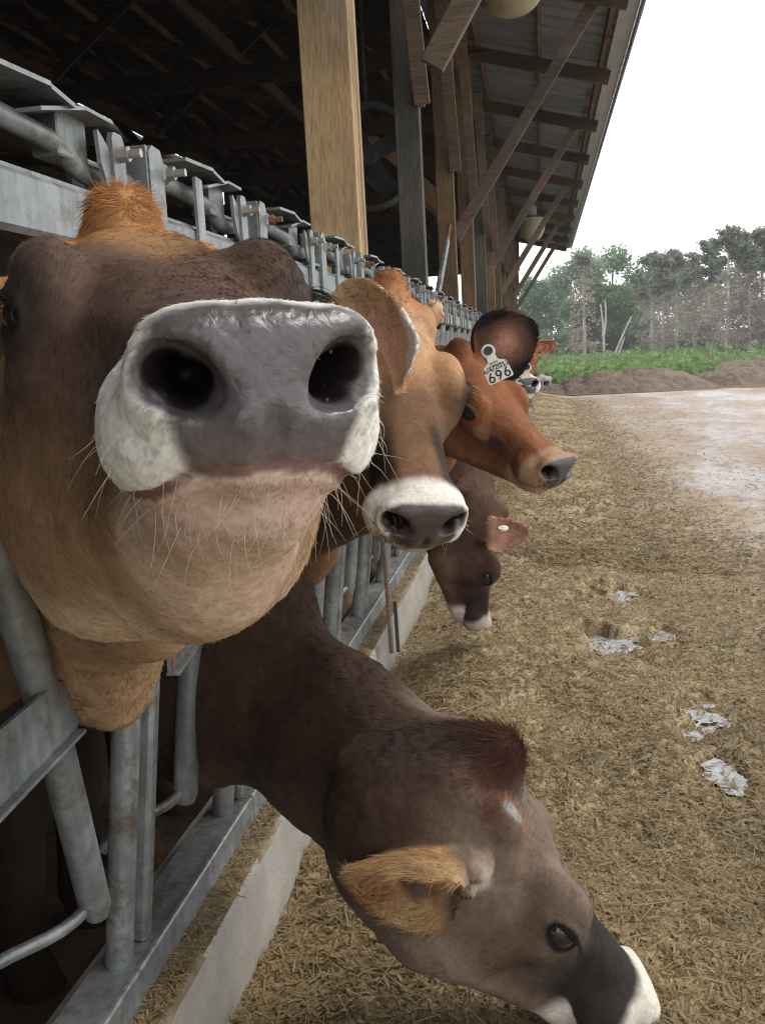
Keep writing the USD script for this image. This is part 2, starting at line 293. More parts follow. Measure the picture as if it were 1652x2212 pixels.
# ------------------------------------------------------------------ galvanised headlocks
usdkit.material(stage, LK + 'galvanised', {
    "g": ("geometry", {}), "v": ("voronoi_texture", {"scale": 70.0}), "n": ("noise_texture", {"scale": 9.0, "detail": 6.0, "roughness": .65}), "st": ("mapping", {"scale": (60, 60, 3)}),
    "ns": ("noise_texture", {"scale": 1.0, "detail": 4.0}), "n2": ("noise_texture", {"scale": 14.0, "detail": 5.0, "roughness": .75}),
    "r": ("rgb_ramp", {"ramp": [(.25, (.15, .165, .17)), (.5, (.25, .27, .275)), (.75, (.36, .38, .385))]}),
    "rv": ("rgb_ramp", {"ramp": [(.0, (.78, .78, .78)), (1.0, (1.18, 1.18, 1.18))]}),
    "m": ("mix", {"mix_type": "multiply", "fac": .8}), "dr": ("rgb_ramp", {"ramp": [(.53, (0, 0, 0)), (.66, (.85, .85, .85))]}),
    "m2": ("mix", {"color2": (.13, .095, .055)}), "sr": ("rgb_ramp", {"ramp": [(.38, (.72, .72, .70)), (.6, (1, 1, 1))]}), "m3": ("mix", {"mix_type": "multiply", "fac": .7}),
    "ro": ("map_range", {"from_min": .3, "from_max": .7, "to_min": .36, "to_max": .62}), "b": ("bump", {"strength": .25, "distance": .0012}),
    "p": ("principled_bsdf", {"metallic": .55, "specular_ior_level": .5}),
}, [("g.position", "v.vector"), ("g.position", "n.vector"), ("g.position", "st.vector"), ("st.vector", "ns.vector"), ("g.position", "n2.vector"), ("n.fac", "r.fac"), ("v.color", "rv.fac"), ("r.color", "m.color1"), ("rv.color", "m.color2"),
    ("m.color", "m3.color1"), ("ns.fac", "sr.fac"), ("sr.color", "m3.color2"), ("m3.color", "m2.color1"), ("n2.fac", "dr.fac"), ("dr.color", "m2.fac"), ("m2.color", "p.base_color"), ("n.fac", "ro.value"), ("ro.result", "p.roughness"), ("n2.fac", "b.height"), ("b.normal", "p.normal")], surface="p.BSDF")
mat_simple('bolt_steel', (.36, .33, .30), .45, 40, .3, metallic=.6)
mat_simple('rust_plate', (.20, .105, .065), .85, 9, .5, .7, 40, dist=.008)
mat_simple('rusty_steel', (.16, .085, .05), .8, 40, .5, .5, 120, dist=.002)
fx = lambda z: -.648 + .150 * (z - .25) / 1.15
def hexbolt(c, L=.03, r=.012):
    """a bolt end with its nut, along +x... lengthwise towards y"""
    n = trimesh.creation.cylinder(r, .014, sections=6); s = trimesh.creation.cylinder(r * .55, L, sections=12); s.apply_translation((0, 0, L / 2))
    m = cat_([n, s]); m.apply_transform(trimesh.transformations.rotation_matrix(math.pi / 2, [0, 1, 0])); m.apply_translation(c); return m
def plate_poly(pts, x0, x1):
    """a flat plate: outline in (y, z), thickness from x0 to x1 and sheared with the rail's lean"""
    from shapely.geometry import Polygon
    m = trimesh.creation.extrude_polygon(Polygon(pts).buffer(-.002).buffer(.002), x1 - x0, engine='earcut')
    v = m.vertices.copy(); m.vertices = np.stack([v[:, 2] + x0, v[:, 0], v[:, 1]], 1); return m
def panel(y_start, label, tilts, group=None):
    """four headlocks, two metres, with its own stretch of rails; y measured from the panel's start"""
    t = thing('headlock_panel', (0, y_start, 0), label, 'cattle headlock', group)
    xr = fx(1.37)
    part('top_rail', box((xr - .022, 1.0, 1.368), (.046, 1.994, .062), ch=.006), 'galvanised', t)
    part('rail_lip', box((xr - .026, 1.0, 1.4015), (.036, 1.99, .005)), 'galvanised', t)
    part('bottom_rail', box((fx(.27) + .012, 1.0, .262), (.012, 1.994, .070), ch=.003), 'galvanised', t)
    part('rail_ledge', box((fx(.27) - .030, 1.0, .288), (.070, 1.994, .008), ch=.002), 'galvanised', t)
    for k in range(4):
        y0 = .435 + .5 * k
        line = lambda z, dy=0.0, dx=0.0: (fx(z) - .03 + dx, y0 + dy, z)
        part('upright', tube([line(.292), line(1.345)], .0215, 18), 'galvanised', t, smooth=40)
        a, b = np.array(line(.292, .066, .006)), np.array(line(1.345, .066, .006))
        part('upright_bar', beam(a, b, .032, .030, up=(1, 0, 0), ch=.006), 'galvanised', t)
        # swinging stanchion on its pivot
        tl = tilts[k]; yp = y0 + .265
        S = lambda z: (fx(z) - .028, yp + (tl[0] * (z - .78) if z > .78 else tl[1] * (.78 - z)), z)
        st = part('stanchion', tube([S(.80), S(1.31)], .0225, 18), 'galvanised', t, smooth=40)
        part('stanchion_foot', cat_([tube([S(.79), S(.60), S(.448), np.array(S(.43)) + 0], [.0225, .0225, .0225, .017], 18)]), 'galvanised', t, smooth=40)
        f0 = np.array(S(.455))
        part('stop_bar', tube(spline([f0 + [-.004, -.012, 0], f0 + [-.02, -.045, -.012], f0 + [-.05, -.085, -.016], f0 + ([-.10, -.14, -.05] if not tl[0] else [-.11, -.22, -.09])], 12), .0095, 10), 'galvanised', t, smooth=40)
        # pressed pivot bracket from the uprights out to the stanchion
        x0 = fx(.79) - .004; ya = y0 + .085; yb2 = yp + .032
        if tl[0]: ya = yp - .36
        br = plate_poly([(ya, .725), (ya, .815), (yb2 - .05, .835), (yb2 - .012, .828), (yb2, .805), (yb2 - .004, .775), (yb2 - .03, .755)], x0 - .004, x0 + .002)
        p = part('pivot_bracket', br, 'galvanised', t)
        part('flange', beam((x0 + .004, ya, .728), (x0 + .004, yb2 - .018, .762), .022, .005, up=(0, 0, 1), ch=.001), 'galvanised', p)
        part('rear_plate', plate_poly([(ya, .735), (ya, .805), (yb2, .81), (yb2, .77)], x0 - .058, x0 - .053), 'galvanised', p)
        part('bolt', hexbolt((x0 + .006, yb2 - .016, .797), .026, .011), 'rusty_steel', p)
        part('weld_seam', beam((x0 + .003, ya + .006, .728), (x0 + .003, ya + .006, .815), .007, .006, up=(1, 0, 0), ch=.002), 'rusty_steel', p)
        # latch gear above the rail
        yb = y0 - .133; X = xr
        part('latch_bracket', plate_poly([(yb - .016, 1.34), (yb + .018, 1.34), (yb + .018, 1.468), (yb + .012, 1.476), (yb - .010, 1.476), (yb - .016, 1.468)], X + .002, X + .009), 'galvanised', t)
        part('latch_bracket', plate_poly([(yb - .016, 1.40), (yb + .018, 1.40), (yb + .018, 1.462), (yb - .016, 1.462)], X - .052, X - .046), 'galvanised', t)
        part('bolt', hexbolt((X + .014, yb + .003, 1.452), .022, .0095), 'bolt_steel', t)
        ch = cat_([plate_poly([(yb + .095, 1.345), (yb + .145, 1.345), (yb + .145, 1.47), (yb + .138, 1.482), (yb + .110, 1.484), (yb + .098, 1.474)], X + .002, X + .008),
                   box((X - .018, yb + .099, 1.44), (.046, .006, .085), ch=.001), box((X - .018, yb + .143, 1.435), (.046, .006, .065), ch=.001),
                   box((X - .022, yb + .055, 1.4075), (.05, .10, .006), ch=.001)])
        part('catch_channel', ch, 'galvanised', t)
        part('bolt', hexbolt((X + .013, yb + .155, 1.455), .022, .0095), 'rusty_steel' if k % 2 else 'bolt_steel', t)
        part('lug', box((X + .004, yb + .152, 1.455), (.014, .022, .026), ch=.004), 'galvanised', t)
        part('release_rod', tube(spline([(X - .024, yb - .33, 1.452), (X - .024, yb - .22, 1.456), (X - .024, yb - .13, 1.452), (X - .024, yb - .085, 1.446), (X - .024, yb - .05, 1.432), (X - .024, yb, 1.428), (X - .024, yb + .115, 1.428)], 40), .012, 14), 'galvanised', t, smooth=40)
        pl = cat_([beam((X - .022, yb - .19, 1.462), (X - .022, yb - .086, 1.485), .07, .004), beam((X - .022, yb - .086, 1.485), (X - .022, yb - .018, 1.484), .07, .004)])
        part('cover_plate', pl, 'galvanised', t)
        part('dogleg', plate_poly([(yb - .046, 1.474), (yb - .017, 1.456), (yb - .017, 1.402), (yb - .030, 1.412), (yb - .042, 1.436)], X + .000, X + .005), 'galvanised', t)
        part('dogleg', box((X - .03, yb - .072, 1.462), (.034, .07, .055), ch=.002), 'galvanised', t)
        pl = cat_([beam((X - .016, yb + .205, 1.483), (X - .016, yb + .325, 1.488), .07, .005), beam((X - .016, yb + .325, 1.486), (X - .016, yb + .375, 1.478), .07, .005)])
        part('cover_plate', pl, 'galvanised', t)
        if k % 2 == 0: part('plate_support', plate_poly([(yb + .272, 1.338), (yb + .302, 1.338), (yb + .302, 1.470), (yb + .272, 1.472)], X + .002, X + .007), 'galvanised', t)
        part('pin', tube([(X - .05, yb + .03, 1.455), (X - .05, yb + .12, 1.455)], .004, 8), 'bolt_steel', t)
    part('joint_strap', plate_poly([(1.965, 1.33), (2.03, 1.33), (2.03, 1.408), (1.965, 1.408)], xr + .0025, xr + .0075), 'galvanised', t)
    return t
T0 = (0.0, 0.0)
panel(-.15, 'galvanised headlock panel around the neck of the nearest cow', [T0, (-.5, .42), T0, T0])
panel2 = panel(1.85, 'galvanised headlock panel second from the camera, in front of the pine post', [T0] * 4)
for k in range(2, 12):
    lab = 'galvanised headlock panel third from the camera, beyond the cow with the ear tag' if k == 2 else 'far galvanised headlock panel receding along the row under the barn posts'
    copy_thing(panel2, (0, -.15 + 2 * k, 0), lab, 'cattle headlock', None if k == 2 else 'far headlock panels')

# ------------------------------------------------------------------ animals: signed distances, surface nets
def smin(a, b, k):
    h = np.maximum(k - np.abs(a - b), 0) / k
    return np.minimum(a, b) - h * h * k * 0.25
def smax(a, b, k): return -smin(-a, -b, k)
def d_ell(p, c, r, R=None):
    q = p - np.asarray(c, np.float32)
    if R is not None: q = q @ np.asarray(R, np.float32)
    r = np.asarray(r, np.float32)
    k0 = np.sqrt(((q / r) ** 2).sum(1)); k1 = np.sqrt(((q / (r * r)) ** 2).sum(1))
    return k0 * (k0 - 1) / np.maximum(k1, 1e-6)
def d_cone(p, a, b, ra, rb):
    a = np.asarray(a, np.float32); b = np.asarray(b, np.float32); ab = b - a
    h = np.clip((p - a) @ ab / (ab @ ab), 0, 1)
    q = p - a - h[:, None] * ab
    return np.sqrt((q * q).sum(1)) - (ra + h * (rb - ra))
def d_chain(p, pts, rad, k=0.01):
    d = None
    for i in range(len(pts) - 1):
        e = d_cone(p, pts[i], pts[i + 1], rad[i], rad[i + 1]); d = e if d is None else smin(d, e, k)
    return d
def surface_nets(f, bounds, h):
    """Closed surface of f < 0 in the box; evaluated densely only near the surface."""
    lo = np.array(bounds[0], float); hi = np.array(bounds[1], float)
    B = 4
    nb = np.maximum(np.ceil((hi - lo) / (h * B)).astype(int), 1); n = nb * B + 1
    ci = np.stack(np.meshgrid(*[np.arange(k) for k in nb], indexing='ij'), -1).reshape(-1, 3)
    dc = f((lo + (ci + .5) * B * h).astype(np.float32))
    act = np.abs(dc) < B * h * 1.45 + 0.004
    V = np.empty(n, np.float32)
    blk = V[:-1, :-1, :-1].reshape(nb[0], B, nb[1], B, nb[2], B)
    blk[:] = np.where(dc < 0, -1, 1).reshape(nb)[:, None, :, None, :, None]
    V[-1] = 1; V[:, -1] = 1; V[:, :, -1] = 1
    mask = np.zeros(n, bool)
    a = ci[act]
    off = np.stack(np.meshgrid(*[np.arange(B + 1)] * 3, indexing='ij'), -1).reshape(-1, 3)
    for s in range(0, len(a), 20000):
        g = (a[s:s + 20000, None] * B + off).reshape(-1, 3); mask[g[:, 0], g[:, 1], g[:, 2]] = True
    idx = np.argwhere(mask); vals = np.empty(len(idx), np.float32)
    for s in range(0, len(idx), 400000):
        vals[s:s + 400000] = f((lo + idx[s:s + 400000] * h).astype(np.float32))
    V[mask] = vals
    V[0] = np.maximum(V[0], h); V[-1] = np.maximum(V[-1], h); V[:, 0] = np.maximum(V[:, 0], h); V[:, -1] = np.maximum(V[:, -1], h); V[:, :, 0] = np.maximum(V[:, :, 0], h); V[:, :, -1] = np.maximum(V[:, :, -1], h)
    sg = V < 0
    c = [sg[i:n[0] - 1 + i, j:n[1] - 1 + j, k:n[2] - 1 + k] for i in (0, 1) for j in (0, 1) for k in (0, 1)]
    s8 = sum(x.astype(np.int8) for x in c)
    cell = np.argwhere((s8 > 0) & (s8 < 8)); vid = np.full(np.array(n) - 1, -1, np.int32); vid[tuple(cell.T)] = np.arange(len(cell))
    acc = np.zeros((len(cell), 3)); cnt = np.zeros(len(cell))
    corners = [np.array(x) for x in np.ndindex(2, 2, 2)]
    for u in corners:
        for ax in range(3):
            if u[ax] == 0:
                w = u.copy(); w[ax] = 1
                va = V[tuple((cell + u).T)]; vb = V[tuple((cell + w).T)]
                m = (va < 0) != (vb < 0)
                t = np.where(m, va / np.where(m, va - vb, 1), 0)
                pos = np.tile(u.astype(float), (len(cell), 1)); pos[:, ax] = t
                acc[m] += pos[m]; cnt[m] += 1
    verts = lo + (cell + acc / np.maximum(cnt, 1)[:, None]) * h
    quads = []
    for ax in range(3):
        b_, c_ = (ax + 1) % 3, (ax + 2) % 3
        sl0 = [slice(None)] * 3; sl1 = [slice(None)] * 3; sl0[ax] = slice(0, -1); sl1[ax] = slice(1, None)
        e0 = sg[tuple(sl0)]; e1 = sg[tuple(sl1)]
        e = np.argwhere(e0 != e1)
        e = e[(e[:, b_] > 0) & (e[:, c_] > 0) & (e[:, b_] < n[b_] - 1) & (e[:, c_] < n[c_] - 1)]
        flip = e1[tuple(e.T)]
        ob = np.zeros(3, int); ob[b_] = 1; oc = np.zeros(3, int); oc[c_] = 1
        q = np.stack([vid[tuple((e - ob - oc).T)], vid[tuple((e - oc).T)], vid[tuple(e.T)], vid[tuple((e - ob).T)]], 1)
        q[flip] = q[flip][:, ::-1]; quads.append(q)
    q = np.vstack(quads); q = q[(q >= 0).all(1)]
    return verts, np.vstack([q[:, [0, 1, 2]], q[:, [0, 2, 3]]])
def vnormals(v, f):
    n = np.zeros_like(v); fn = np.cross(v[f[:, 1]] - v[f[:, 0]], v[f[:, 2]] - v[f[:, 0]])
    for k in range(3): np.add.at(n, f[:, k], fn)
    return n / np.maximum(np.linalg.norm(n, axis=1, keepdims=True), 1e-12)

# the head: x from the poll (0) to the nose (0.475), y to the animal's left, z up from the forehead
_sx = np.array([-.10, -.05, .0, .05, .10, .15, .20, .25, .30, .35, .39, .42, .445, .46, .47, .478])
_zt = np.array([-.085, -.030, .002, .006, .006, .000, -.010, -.020, -.026, -.029, -.029, -.028, -.030, -.036, -.046, -.075])
_zb = np.array([-.12, -.165, -.205, -.224, -.232, -.228, -.212, -.195, -.178, -.163, -.153, -.142, -.130, -.118, -.108, -.085])
_hw = np.array([.015, .050, .078, .085, .089, .090, .086, .076, .066, .060, .058, .057, .055, .052, .044, .012])
EYE = np.array([.196, .096, -.052])
MOUTH = [(.476, 0, -.104), (.471, .022, -.106), (.458, .042, -.113), (.434, .059, -.127), (.395, .069, -.136), (.350, .069, -.134)]
def head_sdf(p, o):
    x = p[:, 0]; ay = np.abs(p[:, 1]); z = p[:, 2]
    q = np.stack([x, ay, z], 1).astype(np.float32)
    zt = np.interp(x, _sx, _zt); zb = np.interp(x, _sx, _zb); w = np.interp(x, _sx, _hw)
    zc = (zt + zb) / 2; hh = (zt - zb) / 2
    # narrower below the cheekbones on the front half, flat between the eyes
    u = (z - zc) / hh
    taper = 1 - .34 * sstep(-u, -.15, 1.0) * sstep(x, .08, .26) - .12 * sstep(-u, -.2, 1.0)
    n = 2.5 - .6 * sstep(.12 - x, 0, .08)
    s = ((ay / (w * taper)) ** n + np.abs(u) ** n) ** (1 / n)
    d = (s - 1) * np.minimum(w, hh) * .9
    d = np.maximum(d, np.maximum(-.1 - x, x - .479))
    d = smin(d, d_ell(q, (.415, 0, -.090), (.058, .072, .040)), .024)              # upper lip and muzzle
    d = smin(d, d_ell(q, (.408, .047, -.098), (.048, .030, .036)), .02)             # full lips at the sides
    d = smin(d, d_ell(q, (.451, .042, -.054), (.021, .0255, .028)), .018)            # wings of the nostrils
    d = smin(d, d_ell(q, (.448, 0, -.058), (.026, .045, .034)), .02)
    d = smin(d, d_ell(q, (.408, 0, -.136), (.042, .044, .027)), .014)                # chin
    d = smin(d, d_cone(q, (.38, .012, -.140), (.14, .045, -.205), .028, .036), .035)  # jaw
    d = smin(d, d_ell(q, (.13, .060, -.150), (.085, .036, .072)), .03)              # cheek
    d = smin(d, d_cone(q, (.20, .078, -.082), (.315, .050, -.085), .024, .014), .03)  # cheekbone
    d = smin(d, d_ell(q, (.176, .080, -.028), (.048, .025, .028)), .025)            # brow
    d = smin(d, d_ell(q, (.195, .083, -.055), (.040, .027, .036)), .02)             # orbit
    d = smin(d, d_ell(q, (.000, .0, .006), (.036, .030, .034)), .025)               # poll
    d = smin(d, d_ell(q, (.035, .064, -.026), (.028, .018, .020)), .025)             # horn base
    d = smax(d, -d_ell(q, (.205, 0, .030), (.085, .034, .030)), .035)               # dished forehead
    d = smax(d, -d_ell(q, (.31, .095, -.085), (.060, .036, .040)), .03)             # hollow in front of the cheek
    d = smax(d, -d_cone(q, (.482, 0, -.078), (.480, 0, -.106), .0045, .004), .010)       # groove of the lip
    # mouth
    m = d_chain(q, MOUTH, [.0022, .0022, .003, .004, .004, .003], .004)
    d = smax(d, -m, .006)
    # nostrils: a comma that opens to the side
    ns = d_chain(q, [(.474, .030, -.066), (.470, .044, -.056), (.463, .054, -.054), (.459, .058, -.058)], [.008, .0135, .0110, .005], .012)
    ns = smin(ns, np.minimum(d_cone(q, (.464, .038, -.062), (.405, .028, -.066), .0115, .009), d_cone(q, (.458, .048, -.056), (.405, .028, -.064), .0100, .008)), .014)
    d = smax(d, -ns, .009)
    # eyes
    e = d_ell(q, EYE + [0, .014, -.001], (.025, .018, .0145))
    d = smax(d, -e, .006)
    for dz, sq in ((.0140, 1.0), (-.0145, .8)):      # lids
        arc = [EYE + [.026 * c_, .010 - .010 * abs(c_) ** 2 + .004 * (dz > 0), dz * math.sqrt(max(0, 1 - c_ * c_)) * sq - .001] for c_ in (-1, -.8, -.4, 0, .4, .8, 1)]
        d = smin(d, d_chain(q, arc, [.003, .0042, .0052, .0055, .0052, .0045, .0035], .003), .006)
    return d
def ear_frame(e):
    t = np.array(e['tip'], float); t /= np.linalg.norm(t); nrm = np.array(e['open'], float)
    nrm -= t * (nrm @ t); nrm /= np.linalg.norm(nrm)
    return np.stack([t, np.cross(nrm, t), nrm], 1)          # along, across, opening
def ear_sdf(p, e):
    """a leaf-shaped hollow ear on a thick base"""
    F = ear_frame(e); b = np.array(e['base'], float); L = e.get('len', .17); W = e.get('wid', .052)
    q = ((p - b) @ F).astype(np.float32)
    u = np.clip(q[:, 0] / L, 0, 1)
    w = W * np.maximum(np.sin(np.pi * u ** .72), 0) ** .62 + .018 * (1 - u) ** 2
    curl = e.get('curl', .55)
    zc = curl * q[:, 1] ** 2 / np.maximum(w, .012) * .9 - .012 * np.sin(np.pi * u)
    th = e.get('th', .0042) + .012 * np.exp(-(u / .16) ** 2)
    d = np.maximum(np.abs(q[:, 2] - zc) - th, (np.abs(q[:, 1]) - w) * .8)
    d = smax(d, np.maximum(q[:, 0] - L, -q[:, 0] - .02), .004)
    return smin(d, d_cone(q, (-.025, 0, -.004), (.035, 0, -.006), .021, .016), .02)
def neck_sdf(p, st):
    """stations (centre, half height, half width), joined by elliptical cones; up is the vector u"""
    d = None
    for (a, ha, wa, ua), (b, hb, wb, ub) in zip(st[:-1], st[1:]):
        a = np.asarray(a, np.float32); b = np.asarray(b, np.float32); ab = b - a; L = np.linalg.norm(ab); T = ab / L
        h = np.clip((p - a) @ T / L, 0, 1)
        U = np.asarray(ua, float) + np.asarray(ub, float); U = U - T * (U @ T); U /= np.linalg.norm(U); S = np.cross(U, T)
        q = p - a - h[:, None] * ab
        hh = ha + h * (hb - ha); ww = wa + h * (wb - wa); mm = np.minimum(hh, ww)
        k = np.sqrt((q @ U.astype(np.float32) / hh) ** 2 + (q @ S.astype(np.float32) / ww) ** 2 + (q @ T / mm) ** 2)
        e = (k - 1) * mm
        d = e if d is None else smin(d, e, .09)
    return d

_q = np.array([[.36, .48, -.8], [-.8, .6, 0.], [.48, .64, .6]])
def fb(p, f, o, seed):
    """noise without the grid's directions"""
    p = np.asarray(p) @ _q.T
    w = np.stack([meshkit.noise(p * f * .7, seed + 31 + j) for j in range(3)], -1) - .5
    return meshkit.fbm(p * f + w * .9, o, seed)
def lerp(c, d, m): return c * (1 - m[:, None]) + np.asarray(d, float) * m[:, None]
def fur_curves(path, roots, dirs, lens, width, cols, mat, k=4, curl=None):
    """hairs as curves: roots, unit directions of growth bent along 'curl'"""
    n = len(roots); t = np.linspace(0, 1, k)
    P = roots[:, None] + dirs[:, None] * (lens[:, None] * t)[..., None]
    if curl is not None: P = P + curl[:, None] * (lens[:, None] * t ** 2)[..., None]
    c = UsdGeom.BasisCurves.Define(stage, path)
    c.CreateTypeAttr('linear'); c.CreatePointsAttr(Vt.Vec3fArray.FromNumpy(P.reshape(-1, 3).astype(np.float32)))
    c.CreateCurveVertexCountsAttr(Vt.IntArray.FromNumpy(np.full(n, k, np.int32)))
    w = np.asarray(width)[..., None] * np.linspace(1, .25, k) if np.ndim(width) else np.tile(width * np.linspace(1, .25, k), (n, 1))
    c.CreateWidthsAttr(Vt.FloatArray.FromNumpy(w.ravel().astype(np.float32))); c.SetWidthsInterpolation('vertex')
    pv = UsdGeom.PrimvarsAPI(c).CreatePrimvar('coat', Sdf.ValueTypeNames.Color3fArray, 'vertex')
    pv.Set(Vt.Vec3fArray.FromNumpy(np.repeat(cols, k, 0).astype(np.float32)))
    UsdShade.MaterialBindingAPI.Apply(c.GetPrim()).Bind(UsdShade.Material.Get(stage, LK + mat))
    return c.GetPrim()

usdkit.material(stage, LK + 'coat', {
    "c": ("attribute", {"attribute": "coat"}), "pad": ("attribute", {"attribute": "pad"}),
    "g": ("geometry", {}),
    "n1": ("noise_texture", {"scale": 160.0, "detail": 3.0, "roughness": .6}),
    "v": ("voronoi_texture", {"scale": 190.0, "feature": "smooth_f1", "smoothness": .6}),
    "n2": ("noise_texture", {"scale": 105.0, "detail": 4.0, "roughness": .55, "distortion": 1.6}),
    "vr": ("map_range", {"from_min": 0.0, "from_max": .75, "clamp": True}),
    "hm": ("math", {"math_type": "multiply_add", "value2": .45}),
    "hp": ("math", {"math_type": "multiply"}),
    "cr": ("rgb_ramp", {"ramp": [(.25, (.78, .78, .78)), (.75, (1.2, 1.2, 1.2))]}),
    "cm": ("mix", {"mix_type": "multiply", "fac": 1.0}),
    "ro": ("map_range", {"to_min": .7, "to_max": .20, "clamp": True}),
    "nr": ("math", {"math_type": "multiply_add", "value2": .16}),
    "b": ("bump", {"strength": .5, "distance": .0013}),
    "p": ("principled_bsdf", {}),
    "sp": ("map_range", {"to_min": .15, "to_max": .5, "clamp": True}),
}, [("pad.fac", "sp.value"), ("sp.result", "p.specular_ior_level"), ("g.position", "n1.vector"), ("g.position", "n2.vector"), ("g.position", "v.vector"), ("v.distance", "vr.value"), ("vr.result", "hm.value1"), ("n2.fac", "hm.value3"),
    ("hm.value", "hp.value1"), ("pad.fac", "hp.value2"), ("hp.value", "b.height"), ("b.normal", "p.normal"),
    ("n1.fac", "cr.fac"), ("c.color", "cm.color1"), ("cr.color", "cm.color2"), ("cm.color", "p.base_color"),
    ("pad.fac", "ro.value"), ("n2.fac", "nr.value1"), ("ro.result", "nr.value3"), ("nr.value", "p.roughness")], surface="p.BSDF")
usdkit.material(stage, LK + 'hair', {
    "c": ("attribute", {"attribute": "coat"}),
    "p": ("principled_bsdf", {"roughness": .65, "specular_ior_level": .12}),
}, [("c.color", "p.base_color")], surface="p.BSDF")
usdkit.material(stage, LK + 'eyeball', {
    "g": ("geometry", {}),
    "p": ("principled_bsdf", {"base_color": (.012, .009, .008), "roughness": .06, "specular_ior_level": .6, "coat_weight": .6, "coat_roughness": .02}),
}, [], surface="p.BSDF")

def sample_surface(v, f, n, rng, weight=None):
    fa = np.linalg.norm(np.cross(v[f[:, 1]] - v[f[:, 0]], v[f[:, 2]] - v[f[:, 0]]), axis=1)
    if weight is not None: fa = fa * weight[f].mean(1)
    i = rng.choice(len(f), n, p=fa / fa.sum())
    b = rng.random((n, 2)); s = b.sum(1) > 1; b[s] = 1 - b[s]
    w = np.stack([1 - b.sum(1), b[:, 0], b[:, 1]], 1)
    return i, w
def seen_weight(v, n):
    """more hair where it can be seen from the aisle side, little where it faces away into the barn"""
    q = (v - CAM); dist = np.linalg.norm(q, axis=1)
    facing = -(n * q).sum(1) / dist
    c = q @ CM.T; z = np.maximum(c[:, 2], .05); u = c[:, 0] / z * FPX / 826; w = c[:, 1] / z * FPX / 1106
    inside = sstep(1.5 - np.maximum(np.abs(u), np.abs(w)), 0.0, .25)
    return (.04 + .96 * sstep(facing, -.45, .05) * inside) / np.maximum(dist, .3)

